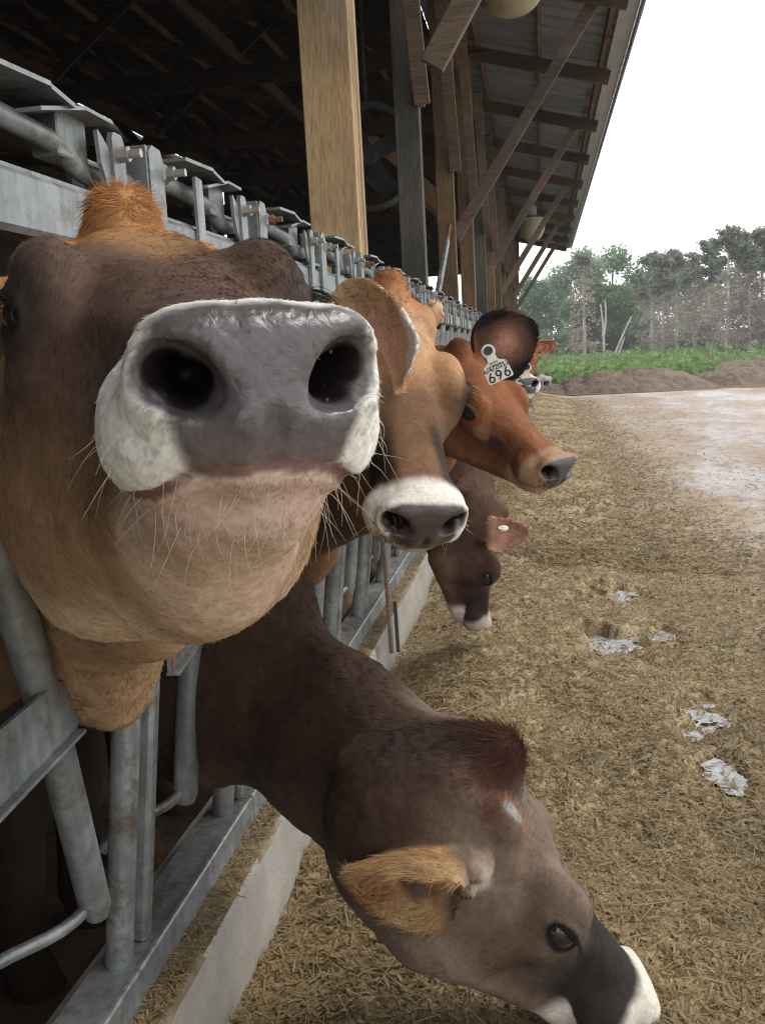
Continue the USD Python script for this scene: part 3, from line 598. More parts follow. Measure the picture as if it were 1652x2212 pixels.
class Cow:
    def __init__(s, name, R, t, scale, label, neck, ears, color, h=.004, nohair=None, hairs=40000, hair_len=.010, hair_w=.0005, seed=1, extra=None, group=None, lo=None, hi=None, tuft=None, bump=None, body=None, neck_k=.07):
        s.R = np.array(R, float); s.t = np.array(t, float); s.k = scale
        rng = np.random.default_rng(seed)
        for e in ears:                           # directions given as seen in the picture: right, down, towards the lens
            for key in ('tip', 'open'):
                if e.get('seen'): e[key] = (e[key][0] * CM[0] + e[key][1] * CM[1] - e[key][2] * CM[2]) @ s.R
        W = lambda p: (np.asarray(p) * scale) @ s.R.T + s.t
        I = lambda p: (np.asarray(p, float) - s.t) @ s.R / scale
        s.W, s.I = W, I
        st = [((-.02, 0, -.10), .098, .072, (0, 0, 1))] + [(I(c), hh / scale, ww / scale, np.array(u) @ s.R) for c, hh, ww, u in neck]
        xw = (s.R[0] * scale).astype(np.float32)
        def f(p):
            d = head_sdf(p, None)
            d = smin(d, neck_sdf(p, st), .045 + (neck_k - .045) * sstep(-p[:, 2], .06, .15))
            for e in ears: d = smin(d, ear_sdf(p, e), .010)
            if extra is not None: d = extra(p, d)
            return np.maximum(d, (-.80 - p @ xw - s.t[0]) / scale)          # the barrel behind takes over here
        pts = np.array([[-.12, -.12, -.26], [.5, .12, .05]] + [np.array(a[0]) - max(a[1], a[2]) * 1.1 for a in st] + [np.array(a[0]) + max(a[1], a[2]) * 1.1 for a in st]
                       + [np.array(e['base']) + ear_frame(e)[:, 0] * (e.get('len', .17) + .02) + sg * .07 * ear_frame(e)[:, j] for e in ears for j in (1, 2) for sg in (-1, 1)])
        lo_, hi_ = pts.min(0), pts.max(0)
        g = np.stack(np.meshgrid(*[np.arange(lo_[j], hi_[j] + .02, .02) for j in range(3)], indexing='ij'), -1).reshape(-1, 3)
        g = g[f(g.astype(np.float32)) < .022]; lo_, hi_ = np.maximum(g.min(0) - .012, lo_), np.minimum(g.max(0) + .012, hi_)
        v, fa = surface_nets(f, (lo_, hi_), h / scale)
        # tiny unevenness of skin and muscle
        n = vnormals(v, fa)
        v = v + n * ((fb(v, 24, 3, seed) - .5) * .006 + (fb(v, 90, 2, seed + 5) - .5) * .0014)[:, None]
        if bump is not None: v = bump(v, n)
        n = vnormals(v, fa)
        col, pad, bare = color(v, n, rng, ears)
        wv = W(v)
        nh = len(v)
        if body is not None:
            tv, tf = torso(body, wv)
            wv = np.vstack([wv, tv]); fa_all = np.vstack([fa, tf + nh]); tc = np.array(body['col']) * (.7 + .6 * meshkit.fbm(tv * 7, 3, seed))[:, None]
            col_all = np.vstack([col, tc]); pad_all = np.r_[pad, np.zeros(len(tv))]
        else: fa_all, col_all, pad_all = fa, col, pad
        s.prim = thing(name, (0, 0, 0), label, 'cow', group)
        m = part('body', trimesh.Trimesh(wv, fa_all, process=False), 'coat', s.prim, smooth=True)
        g = UsdGeom.Mesh(m)
        pv = UsdGeom.PrimvarsAPI(g).CreatePrimvar('coat', Sdf.ValueTypeNames.Color3fArray, 'vertex'); pv.Set(Vt.Vec3fArray.FromNumpy(np.clip(col_all, 0.003, .9).astype(np.float32)))
        pv = UsdGeom.PrimvarsAPI(g).CreatePrimvar('pad', Sdf.ValueTypeNames.FloatArray, 'vertex'); pv.Set(Vt.FloatArray.FromNumpy(pad_all.astype(np.float32)))
        wv = wv[:nh]; s.v, s.f, s.wv = v, fa, wv
        # eyeballs
        for sg in (-1, 1):
            e = trimesh.creation.icosphere(3, .0205); e.apply_transform(np.diag([1.15, .85, .80, 1])); e.apply_translation(EYE * [1, sg, 1] + [0, sg * .001, -.001])
            e.vertices = W(e.vertices); part('eye', e, 'eyeball', s.prim, smooth=True)
        # fur
        if hairs:
            wn = n @ s.R.T
            wt = seen_weight(wv, wn) * (1 - bare)
            i, b = sample_surface(wv, fa, hairs, rng, wt)
            tri = fa[i]; root = (v[tri] * b[..., None]).sum(1); nn = (n[tri] * b[..., None]).sum(1); nn /= np.linalg.norm(nn, axis=1, keepdims=True)
            cc = (col[tri] * b[..., None]).sum(1)
            fl = flow(root, ears)
            fl = fl - nn * (fl * nn).sum(1, keepdims=True); fl /= np.maximum(np.linalg.norm(fl, axis=1, keepdims=True), 1e-6)
            clump = np.stack([meshkit.noise(root * 110, seed + 11 + j) - .5 for j in range(3)], 1)
            rnd = rng.normal(0, .11, (hairs, 3))
            lm, lift = length_map(root, ears, tuft)
            dr = fl * (1 - lift)[:, None] + nn * (.10 + lift)[:, None] + clump * (.28 + 1.2 * lift[:, None]) + rnd * (1 + 3 * lift[:, None]); dr /= np.linalg.norm(dr, axis=1, keepdims=True)
            ln = hair_len / scale * lm * rng.uniform(.6, 1.25, hairs)
            sq = root - fl * (root * fl).sum(1, keepdims=True) * .9
            cc = cc * rng.uniform(.66, 1.38, (hairs, 1)) * (1 + .55 * (meshkit.fbm(sq * 210 + 3, 2, seed + 17) - .5) + .35 * (meshkit.fbm(sq * 60, 2, seed + 18) - .5))[:, None]
            stray = rng.random(hairs) < .05; cc[stray] *= .7
            curl = -nn * .18 + rng.normal(0, .1, (hairs, 3)) + (rng.normal(0, .55, (hairs, 3)) * lift[:, None])
            fp = fur_curves(str(s.prim.GetPath()) + '/fur', W(root - nn * .0006), dr @ s.R.T, ln * scale, np.full(hairs, hair_w) * (1 + .3 * np.minimum(lm - 1, 1)), np.clip(cc, .004, .92), 'hair', curl=curl @ s.R.T)
            tag(fp, kind='stuff')
        # lashes
        for sg in (-1, 1):
            L = []; D = []
            for a in np.linspace(-1.1, 1.1, 30):
                L.append(EYE * [1, sg, 1] + np.array([.025 * math.sin(a), sg * (.019 - .010 * math.sin(a) ** 2), .0165 * math.cos(a)])); D.append((.35 * math.sin(a) + rng.normal(0, .12), sg * .85, .05 + rng.normal(0, .15)))
            L = np.array(L); D = np.array(D); D /= np.linalg.norm(D, axis=1, keepdims=True)
            fur_curves(str(s.prim.GetPath()) + '/eyelash' + ('' if sg < 0 else '_001'), W(L), D @ s.R.T, np.full(len(L), .022 * scale), .0008, np.full((len(L), 3), .008), 'hair', curl=np.tile(np.array([0, 0, -.5]) @ s.R.T, (len(L), 1)))
def torso(b, head):
    """barrel and legs of an animal standing square behind the headlocks at y = b['y']"""
    y = b['y']; k = b.get('k', 1.0); x0 = b.get('x', -.95)
    def f(p):
        q = np.stack([p[:, 0] - x0, np.abs(p[:, 1] - y), p[:, 2]], 1).astype(np.float32) / k
        d = d_ell(q, (-.85, 0, .93), (.78, .255, .32))
        d = smin(d, d_ell(q, (-.05, 0, .86), (.30, .19, .29)), .12)
        d = smin(d, d_ell(q, (-1.55, 0, 1.0), (.28, .22, .26)), .12)
        for xx, w in ((-.05, .12), (-1.55, .14)):
            d = smin(d, d_chain(q, [(xx, w, .72), (xx + .02, w, .40), (xx, w, .12), (xx + .03, w, .03)], [.095, .055, .042, .055], .03), .05)
        return d * k
    return surface_nets(f, ((x0 - 2.0 * k, y - .32 * k, -.01), (x0 + .42 * k, y + .32 * k, 1.36 * k)), .022)
def flow(p, ears):
    """which way the coat lies: outward from a whorl on the forehead, down the cheeks, towards the tip on the ears"""
    x, y, z = p.T
    sg = np.sign(y) * sstep(np.abs(y), .0, .03)
    f = np.stack([.25 + .9 * sstep(x, .16, .24) - .5 * sstep(-x, -.14, -.06), sg * .55 * sstep(.34 - x, 0, .12), -.35 - .9 * sstep(np.abs(y), .055, .09) * sstep(.36 - x, 0, .1)], 1)
    mz = sstep(x, .37, .43)
    f = f * (1 - mz[:, None]) + np.stack([-.35 + 0 * x, sg * .5, -.8 + 0 * x], 1) * mz[:, None]
    nk = sstep(-x, .0, .06)
    f = f * (1 - nk[:, None]) + np.stack([-.8 + 0 * x, sg * .2, -.6 + 0 * x], 1) * nk[:, None]
    for e in ears:
        m = ear_mask(p, e); f = f * (1 - m[:, None]) + ear_frame(e)[:, 0] * m[:, None]
    return f
def ear_mask(p, e, lo=.02, hi=.05):
    q = (p - np.array(e['base'])) @ ear_frame(e)
    return sstep(q[:, 0], lo, hi) * (1 - sstep(ear_sdf(p, e), .002, .007))
def length_map(p, ears, tuft=None):
    x, y, z = p.T
    l = np.ones(len(p)); lift = np.zeros(len(p))
    l *= 1 - .35 * sstep(x, .28, .36) + .1 * sstep(x, .40, .43) * sstep(-z, .08, .11)
    l *= 1 + .6 * sstep(-x, .0, .1)
    if tuft is not None:
        m = np.exp(-(((p - np.array(tuft['c'])) / np.array(tuft['r'])) ** 2).sum(1) * 1.2)
        l = l * (1 + tuft['len'] * m); lift = np.maximum(lift, tuft.get('lift', .5) * m)
    for e in ears:
        m = ear_mask(p, e, .01, .03); q = (p - np.array(e['base'])) @ ear_frame(e)
        rim = sstep(np.abs(q[:, 1]), e.get('wid', .052) * .45, e.get('wid', .052) * .95)
        l = l * (1 + m * (.7 + e.get('rim', 1.3) * rim)); lift = np.maximum(lift, m * .10)
    return l, lift
def muzzle_masks(p, wob):
    """pad: the bare nose; ring: the pale hair round it; chin, mouth line, nostril hollow"""
    x, y, z = p.T; ay = np.abs(y)
    px = x + .35 * z                       # the pad slants back towards the top
    edge = .4325 + .003 * wob - .25 * np.maximum(ay - .05, 0) - .010 * sstep(-z, .04, .06) + .013 * sstep(z, -.045, -.03)
    pad = sstep(px, edge - .003, edge + .004) * sstep(z, -.106 - .21 * ay, -.1035 - .21 * ay) * sstep(.059 + .003 * wob - ay - .33 * np.maximum(-.055 - z, 0), -.003, .005)
    rimn = d_chain(np.stack([x, ay, z], 1), [(.474, .030, -.066), (.470, .044, -.056), (.463, .054, -.054), (.459, .058, -.058)], [.009, .0135, .011, .005], .01)
    pad = np.maximum(pad, (1 - sstep(rimn, .002 + .002 * wob, .006)) * sstep(x, .40, .42))
    ring = sstep(x - .12 * np.abs(z + .07), .375 + .008 * wob, .398 + .008 * wob)
    chin = sstep(x, .33, .37) * sstep(-z, .103 + .21 * ay + .6 * np.maximum(ay - .045, 0), .1065 + .21 * ay + .6 * np.maximum(ay - .045, 0)) * sstep(.08 - ay, 0, .02)
    q = np.stack([x, ay, z], 1)
    mouth = 1 - sstep(d_chain(q, MOUTH, [.0022, .0022, .003, .004, .004, .003], .004), .0003, .0022)
    nost = np.maximum(.55 * (1 - sstep(d_chain(q, [(.474, .030, -.066), (.470, .044, -.056), (.463, .054, -.054), (.459, .058, -.058)], [.009, .0135, .011, .005], .01), -.003, .002)) * sstep(.466 - x - .3 * np.maximum(ay - .05, 0), .002, .012), 1 - sstep(np.minimum(d_cone(q, (.455, .038, -.062), (.405, .028, -.066), .0115, .009), d_cone(q, (.450, .048, -.056), (.405, .028, -.064), .0100, .008)), .0005, .004))  # nostril mask grows with depth: shade of the hollow painted into the coat
    eye = 1 - sstep(d_ell(q, EYE + [0, .012, 0], (.0265, .02, .0165)), .0, .005)
    return pad, ring, chin, mouth, nost, eye

# ------------------------------------------------------------------ the near cow with the big muzzle
def head_axes(fwd, up):
    f = np.array(fwd, float); f /= np.linalg.norm(f); u = np.array(up, float); u -= f * (u @ f); u /= np.linalg.norm(u)
    return np.stack([f, np.cross(u, f), u], 1)
def color_near(p, n, rng, ears):
    x, y, z = p.T; ay = np.abs(y)
    wob = (fb(p, 34, 3, 3) - .5) * 2; w2 = (fb(p, 13, 3, 4) - .5) * 2
    pad, ring, chin, mouth, nost, eye = muzzle_masks(p, wob)
    c = np.tile(np.array([.225, .132, .072]), (len(p), 1))
    c = lerp(c, (.42, .20, .075), sstep(.13 - x + .05 * w2 - .25 * np.maximum(ay - .06, 0), -.02, .06) * sstep(z, -.10, -.02))          # rusty crown
    c = lerp(c, (.090, .055, .041), np.clip(sstep(x - .9 * np.maximum(.055 - ay, 0) + .02 * w2, .10, .19) * sstep(.40 - x, 0, .05) * sstep(z + .05 * w2 + .15 * (x - .2), -.185, -.085), 0, 1) * .92)   # dark bridge and brows
    c = lerp(c, (.36, .19, .085), np.exp(-((x - .10) / .06) ** 2 - (ay / .04) ** 2) * .75)
    c = lerp(c, (.075, .050, .042), np.exp(-((x - .17) / .05) ** 2 - ((ay - .07) / .035) ** 2 - ((z + .02) / .035) ** 2) * .7)
    c = lerp(c, (.31, .20, .115), sstep(-z + .05 * w2, .16, .24) * .9)                                  # cheeks
    c = lerp(c, (.56, .43, .30), sstep(-z + .06 * w2, .21, .29) * sstep(x, .0, .2) * .9)                 # throat
    c = lerp(c, (.42, .33, .22), np.exp(-((x - .15) / .03) ** 2 - ((ay - .105) / .03) ** 2 - ((z + .055) / .05) ** 2) * .6)
    c = lerp(c, (.095, .062, .050), sstep(x, .26, .33) * sstep(.41 - x, 0, .03) * sstep(z, -.14, -.09) * .8)
    de = np.sqrt((x - EYE[0]) ** 2 + (ay - .1) ** 2 + (z - EYE[2]) ** 2); c = lerp(c, (.035, .026, .023), sstep(.055 - de + .006 * wob, 0, .022) * .8)
    c = lerp(c, (.72, .70, .65), ring * (1 - .0 * pad))
    st = (meshkit.noise(p @ _q.T * 520, 9) > .62) * sstep(ay, .045, .052) * sstep(.076 - ay, 0, .008) * ring * sstep(.115 + z, 0, .02); c = lerp(c, (.17, .15, .14), st * .4)
    c = lerp(c, (.50, .46, .41), ring * sstep(wob + 1.6 * sstep(ay, .03, .08) * (1 - sstep(-z, .085, .1)) * 0, .25, .9) * .35)
    c = lerp(c, (.52, .38, .31), chin * sstep(-z, .098, .104))
    c = lerp(c, (.44, .32, .22), chin * sstep(-z, .150, .175) * .8)
    c = lerp(c, (.088, .076, .078), pad)
    c = lerp(c, (.13, .075, .070), pad * sstep(-z, .09, .107) * .7)
    c = lerp(c, (.17, .095, .085), mouth * sstep(x, .33, .36))
    c = lerp(c, (.010, .007, .007), nost)
    c = lerp(c, (.015, .012, .010), eye)
    c *= (1 + .22 * wob * (1 - pad) * (1 - ring))[:, None]
    bare = np.clip(np.maximum.reduce([pad, mouth, nost, eye]), 0, 1)
    return c, np.clip(pad + nost * .7 + mouth * .5, 0, 1), bare
def extra_near(p, d):
    q = np.stack([p[:, 0], np.abs(p[:, 1]), p[:, 2]], 1)
    d = smin(d, d_ell(q, (.235, 0, -.205), (.125, .066, .080)), .10)
    d = smin(d, d_ell(q, (.12, .055, -.21), (.11, .052, .10)), .10)
    return d
A_R = head_axes((.519, -.84, -.156), (.102, -.121, .985))
cowA = Cow('cow', A_R, (-.374, .865, 1.322), 1.0, 'brown cow nearest the camera, huge grey muzzle ringed in white', 
    [((-.462, 1.005, 1.085), .195, .082, (0, 0, 1)), ((-.60, 1.15, 1.03), .24, .086, (0, 0, 1)), ((-.95, 1.18, .98), .30, .17, (0, 0, 1))],
    [dict(base=(.02, sg * .085, -.06), tip=(-.75, sg * .45, -.45), open=(.1, sg * .6, -.75), len=.16) for sg in (-1, 1)],
    color_near, h=.0032, neck_k=.13, hairs=HAIR_A, hair_len=.0085, hair_w=.00042, seed=2, extra=extra_near,
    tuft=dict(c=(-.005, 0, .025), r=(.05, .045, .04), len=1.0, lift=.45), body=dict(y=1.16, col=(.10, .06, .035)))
# whiskers on lips and chin

# ------------------------------------------------------------------ the other cows
def palette(P):
    def color(p, n, rng, ears):
        x, y, z = p.T; ay = np.abs(y)
        wob = (fb(p, 34, 3, 13) - .5) * 2; w2 = (fb(p, 12, 3, 14) - .5) * 2
        pad, ring, chin, mouth, nost, eye = muzzle_masks(p, wob)
        c = np.tile(np.array(P['cheek'], float), (len(p), 1))
        c = lerp(c, P['forehead'], sstep(z + .03 * w2 + .15 * np.minimum(x - .12, 0), -.13, -.05) * sstep(P.get('fx', .27) - x, -.02, .05))
        c = lerp(c, P['bridge'], sstep(x + .02 * w2, .21, .28) * sstep(.03 + .02 * w2 + .02 - ay, -.01, .02) * sstep(z, -.10, -.04))
        c = lerp(c, P['side'], sstep(x + .05 * w2, P.get('sx', .22) - .02, P.get('sx', .22) + .11) * sstep(ay + .01 * w2, .025, .045) * sstep(z + .02 * w2, -.15, -.11))
        c = lerp(c, P['jaw'], sstep(-z + .03 * w2, .14, .20) * sstep(x, .02, .12))
        c = lerp(c, P['poll'], sstep(.05 - x + .02 * w2, .0, .05) * sstep(z, -.06, -.01))
        c = lerp(c, P['neck'], sstep(-x + .04 * w2, -.01, .07))
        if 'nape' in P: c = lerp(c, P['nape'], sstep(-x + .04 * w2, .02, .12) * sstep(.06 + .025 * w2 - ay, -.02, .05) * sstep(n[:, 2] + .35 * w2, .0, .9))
        rg = P.get('eyering', .5)
        de = np.sqrt((x - EYE[0]) ** 2 + (ay - .1) ** 2 + (z - EYE[2]) ** 2)
        c = lerp(c, np.array(P['side']) * .8, sstep(.05 - de, 0, .022) * rg)
        rs = P.get('ringx', 0)
        c = lerp(c, P['ring'], ring if not rs else sstep(x - .12 * np.abs(z + .07), .375 + rs + .008 * wob, .398 + rs + .008 * wob))
        c = lerp(c, P['chin'], chin)
        c = lerp(c, P['pad'], pad); c = lerp(c, np.array(P['pad']) * .8, mouth * sstep(x, .33, .36))
        c = lerp(c, (.010, .007, .006), nost); c = lerp(c, (.012, .010, .009), eye)
        c *= (1 + .36 * wob * (1 - pad) * (1 - ring) + .25 * w2 * sstep(-x, 0, .1))[:, None]
        for e in ears:
            F = ear_frame(e); q = (p - np.array(e['base'])) @ F; m = ear_mask(p, e, .0, .03)
            L, Wd = e.get('len', .17), e.get('wid', .052)
            rim = np.maximum(sstep(np.abs(q[:, 1]) + .006 * wob, Wd * .62, Wd * .88), sstep(q[:, 0] + .01 * wob, L * .80, L * .95))
            ins = sstep((n @ F)[:, 2], .1, .4) * sstep(q[:, 0], .0, .03)
            ce = np.tile(np.array(P['earback'], float), (len(p), 1))
            ce = lerp(ce, P['earin'], ins * (1 - rim)); pk = np.exp(-((q[:, 0] / L - .5) / .2) ** 2 - (q[:, 1] / Wd / .42) ** 2); ce = lerp(ce, P.get('pink', (.55, .30, .22)), ins * pk * .85); ce = lerp(ce, P['earrim'], rim)
            if 'eartip' in P and e.get('big'): ce = lerp(ce, P['eartip'], sstep(q[:, 0] + .012 * wob, L * .80, L * .90))
            c = c * (1 - m[:, None]) + ce * m[:, None]
        for q0, r, cc in P.get('spots', ()):
            c = lerp(c, cc, sstep(1.2 - np.sqrt((((p - np.array(q0)) / np.array(r)) ** 2).sum(1)) + .35 * wob, 0, .5))
        return c, np.clip(pad + nost * .7 + mouth * .5, 0, 1), np.clip(np.maximum.reduce([pad, mouth, nost, eye]), 0, 1)
    return color
WHITE = (.72, .69, .63)
# B: dark brown cow feeding in the foreground
B_R = head_axes((.484, .306, -.82), (.834, .124, .538)); B_K = 1.12; B_T = (-.085, 1.296, .630)
cowB = Cow('cow', B_R, B_T, B_K, 'dark brown cow in the foreground eating feed, tan ear, dark red crest',
    [((-.200, 1.39, .515), .112, .082, (.75, 0, .6)), ((-.345, 1.50, .555), .116, .084, (.72, 0, .65)), ((-.585, 1.66, .645), .20, .092, (.3, 0, 1)), ((-.95, 1.66, .82), .30, .19, (0, 0, 1))],
    [dict(base=(.032, -.094, -.096), seen=1, tip=(-.97, -.05, .22), open=(-.10, .62, .75), len=.135, wid=.054, curl=1.05, rim=.6), dict(base=(.035, .088, -.065), seen=1, tip=(.40, .05, -.92), open=(.3, .7, .3), len=.15, wid=.05)],
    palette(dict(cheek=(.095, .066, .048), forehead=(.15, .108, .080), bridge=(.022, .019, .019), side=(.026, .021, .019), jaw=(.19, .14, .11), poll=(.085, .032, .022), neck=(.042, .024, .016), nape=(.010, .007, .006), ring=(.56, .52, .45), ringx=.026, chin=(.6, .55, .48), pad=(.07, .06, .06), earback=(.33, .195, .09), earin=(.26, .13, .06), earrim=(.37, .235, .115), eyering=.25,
        spots=[((.052, -.090, -.085), (.030, .035, .022), (.42, .36, .30)), ((.050, -.06, .0), (.035, .016, .02), (.24, .13, .075)), ((.030, -.068, .0), (.020, .010, .016), (.24, .245, .235))])),
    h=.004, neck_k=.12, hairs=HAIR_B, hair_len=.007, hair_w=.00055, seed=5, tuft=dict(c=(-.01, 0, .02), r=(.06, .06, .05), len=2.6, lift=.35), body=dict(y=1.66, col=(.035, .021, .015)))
# C: tan cow behind the muzzle of the first
C_R = head_axes((.214, -.72, -.66), (.298, -.595, .746)); C_T = (-.258, 1.684, 1.302)
cowC = Cow('cow', C_R, C_T, 1.0, 'tan faced cow with a big pink lined ear, white ring round its dark nose',
    [((-.36, 1.86, 1.05), .19, .11, (0, 0, 1)), ((-.58, 2.16, .98), .25, .095, (0, 0, 1)), ((-.95, 2.16, .93), .30, .19, (0, 0, 1))],
    [dict(base=(.078, -.084, -.064), seen=1, tip=(.62, .06, .78), open=(-.50, .18, .84), big=1, len=.205, wid=.105, curl=.20, rim=1.2), dict(base=(.02, .070, -.075), tip=(-.85, .25, -.5), open=(.2, .8, 0), len=.15, wid=.05)],
    palette(dict(cheek=(.17, .092, .050), forehead=(.42, .245, .13), bridge=(.16, .085, .046), side=(.030, .020, .016), jaw=(.12, .07, .045), poll=(.36, .15, .06), neck=(.055, .033, .024), ring=(.68, .63, .57), ringx=.010, chin=(.5, .45, .40), pad=(.050, .036, .033), eartip=(.80, .76, .70), earback=(.43, .22, .095), earin=(.60, .38, .25), earrim=(.62, .43, .27), pink=(.78, .42, .34), eyering=.9, fx=.22, sx=.24,
        spots=[((-.03, -.10, .03), (.03, .03, .03), (.7, .62, .5))])),
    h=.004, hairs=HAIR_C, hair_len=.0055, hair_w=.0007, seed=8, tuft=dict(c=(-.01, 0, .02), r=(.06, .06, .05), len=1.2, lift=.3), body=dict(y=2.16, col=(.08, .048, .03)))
# D: red brown cow with the ear tag
D_R = head_axes((.62, -.52, -.56), (.40, -.37, .83)); D_K = .95; D_T = np.array((-.221, 2.60, 1.202)) + (1 - D_K) * (D_R @ np.array((.195, -.1, -.05)))
cowD = Cow('cow', D_R, D_T, D_K, 'red brown cow looking right, dark ear with a white number tag',
    [((-.36, 2.78, 1.02), .18, .11, (0, 0, 1)), ((-.58, 3.16, .96), .25, .095, (0, 0, 1)), ((-.95, 3.16, .93), .30, .19, (0, 0, 1))],
    [dict(base=(.010, .070, -.020), seen=1, tip=(.84, -.46, -.10), open=(.15, .25, .95), len=.205, wid=.095, curl=.40, rim=1.4), dict(base=(.035, -.080, -.045), tip=(-.6, -.6, -.45), open=(.4, -.7, 0), len=.17, wid=.06)],
    palette(dict(cheek=(.175, .070, .032), forehead=(.225, .085, .036), bridge=(.22, .088, .040), side=(.18, .072, .035), jaw=(.20, .085, .040), poll=(.12, .048, .025), neck=(.17, .068, .032), ring=(.34, .21, .13), ringx=.012, chin=(.45, .32, .22), pad=(.050, .046, .046), earback=(.035, .018, .014), earin=(.055, .028, .020), earrim=(.010, .008, .008), pink=(.48, .24, .17), eyering=.6,
        spots=[((.30, -.07, -.10), (.05, .03, .025), (.07, .035, .025)), ((.25, -.085, -.09), (.03, .02, .03), (.24, .13, .075))])),
    h=.0045, hairs=HAIR_D, hair_len=.007, hair_w=.0008, seed=11, body=dict(y=3.16, col=(.25, .09, .04)))
# E: dark cow feeding further along
E_R = head_axes((-.06, .40, -.915), (.975, .22, .03)); E_T = (-.170, 3.32, .640)
cowE = Cow('cow', E_R, E_T, 1.02, 'dark brown cow eating feed, button tag in its pink ear',
    [((-.34, 3.46, .80), .17, .105, (.3, 0, 1)), ((-.58, 3.66, .90), .23, .095, (.2, 0, 1)), ((-.95, 3.66, .9), .30, .19, (0, 0, 1))],
    [dict(base=(.04, -.085, -.05), seen=1, tip=(.90, -.12, .40), open=(.1, -.30, .92), len=.15, wid=.052, curl=.5), dict(base=(.04, .085, -.05), tip=(-.3, .85, .2), open=(.5, .3, -.4), len=.15, wid=.05)],
    palette(dict(cheek=(.060, .034, .024), forehead=(.08, .045, .03), bridge=(.05, .03, .024), side=(.028, .020, .018), jaw=(.13, .08, .055), poll=(.12, .06, .035), neck=(.085, .048, .032), ring=(.36, .29, .24), ringx=.012, chin=(.55, .48, .42), pad=(.05, .045, .045), earback=(.30, .16, .11), earin=(.42, .24, .19), earrim=(.46, .26, .17), eyering=.7)),
    h=.0055, hairs=HAIR_D, hair_len=.007, hair_w=.0009, seed=14, body=dict(y=3.66, col=(.10, .058, .04)))
# F, G: far heads past the ear tag
def far_cow(nose, fwd, up, k, label, y, P, seed, ears):
    R = head_axes(fwd, up); t = np.array(nose) - .465 * k * R[:, 0] + .06 * k * R[:, 2]
    j = t - .1 * R[:, 2]
    return Cow('cow', R, t, k, label, [(j * .5 + np.array((-.58, y, .95)) * .5, .18, .105, (0, 0, 1)), ((-.58, y, .95), .24, .095, (0, 0, 1)), ((-.95, y, .92), .30, .19, (0, 0, 1))], ears, palette(P), h=.008, hairs=HAIR_F, hair_len=.008, hair_w=.0013, seed=seed, body=dict(y=y, col=P['cheek']))
PF = dict(cheek=(.25, .11, .055), forehead=(.28, .13, .065), bridge=(.22, .11, .06), side=(.15, .07, .04), jaw=(.24, .12, .065), poll=(.26, .11, .05), neck=(.24, .11, .055), ring=WHITE, chin=WHITE, pad=(.11, .105, .11), earback=(.34, .15, .075), earin=(.42, .18, .10), earrim=(.55, .36, .22))
cowF = far_cow((-.085, 5.0, 1.005), (.20, -.90, -.38), (0, -.3, 1), 1.0, 'far red cow facing the camera beside the dark ear, with a pale tag', 5.66, PF, 21,
    [dict(base=(.04, sg * .085, -.05), tip=(.1, sg * .9, .12), open=(.8, 0, -.2), len=.17, wid=.055) for sg in (-1, 1)])
PG = dict(PF, cheek=(.09, .055, .04), forehead=(.10, .06, .045), jaw=(.11, .07, .05), neck=(.07, .04, .03), bridge=(.08, .05, .04), side=(.05, .03, .03), earback=(.12, .06, .04), ring=(.35, .30, .27))
cowG = far_cow((.03, 6.5, .95), (.80, -.25, -.50), (.3, -.2, 1), 1.0, 'farthest dark brown cow, its nose showing against the dirt heaps', 7.16, PG, 22,
    [dict(base=(.04, sg * .085, -.05), tip=(-.4, sg * .8, -.2), open=(.6, sg * .4, -.2), len=.17, wid=.055) for sg in (-1, 1)])
cowH = far_cow((-.085, 4.5, .885), (.85, -.25, -.45), (.4, -.1, .9), 1.0, 'brown cow behind the red brown cow, only its pale muzzle in view', 4.66, dict(PG, cheek=(.16, .08, .05)), 23,
    [dict(base=(.04, sg * .085, -.05), tip=(-.3, sg * .9, -.2), open=(.6, sg * .4, -.2), len=.16, wid=.05) for sg in (-1, 1)])

# ------------------------------------------------------------------ chopped feed heaped along the kerb
def feed_edge(x, y): return .42 + .22 * (n3(x, y, .5, 11) - .5) + .35 * (n3(x, y, 1.3, 12) - .5) + .10 * sstep(y, 4, 9) + .35 * sstep(-y, -1.9, -1.0)
def feed_h(x, y):
    """height of the loose feed above the concrete: a heap, then a thin trodden layer"""
    s = np.clip((feed_edge(x, y) - x) / .9, 0, 1)
    thin = sstep(1.45 - .95 * sstep(y + 2.5 * (n3(x, y, .6, 18) - .5), 2.8, 6.5) + 1.0 * (n3(x, y, .7, 16) - .5) + 1.2 * (n3(x, y, 3, 17) - .5) - x, -.1, .45)
    h = .135 * s ** .85 * (1 - .75 * sstep(-x, .15, .55)) + .10 * (n3(x, y, 2.1, 13) - .5) * np.minimum(s * 2.5, 1) + .05 * (n3(x, y, 7, 14, 5) - .5) * np.minimum(s * 3 + .12, 1) + .020 * (n3(x, y, 26, 15, 4) - .5) * np.minimum(s * 4 + .4, 1)
    return np.where(s > 0, np.maximum(h, .004), h) + .034 * thin - .012
BARE = [(1265, 1128, .085), (1300, 1120, .045), (1335, 1300, .075), (1345, 1402, .085), (1430, 1388, .05), (1510, 1555, .065), (1490, 1600, .03), (1545, 1680, .035), (1580, 1695, .04)]
def at_ground(px, py, z=0.0):
    d = CM.T @ np.array([(px - CX) / FPX, (py - CY) / FPX, 1.0]); k = (z - CAM[2]) / d[2]; return CAM + k * d
BARE_XY = [(at_ground(a, b)[:2], r) for a, b, r in BARE]
def bare_mask(x, y, k=1.0):
    m = 0
    for (c, r) in BARE_XY:
        r = r * k
        w = (n3(x, y, 11, 21, 5) - .5) * 2.6
        m = np.maximum(m, sstep(1.1 - np.hypot((x - c[0]) * .9, (y - c[1]) * .6) / r + w, .0, .5))
    return m
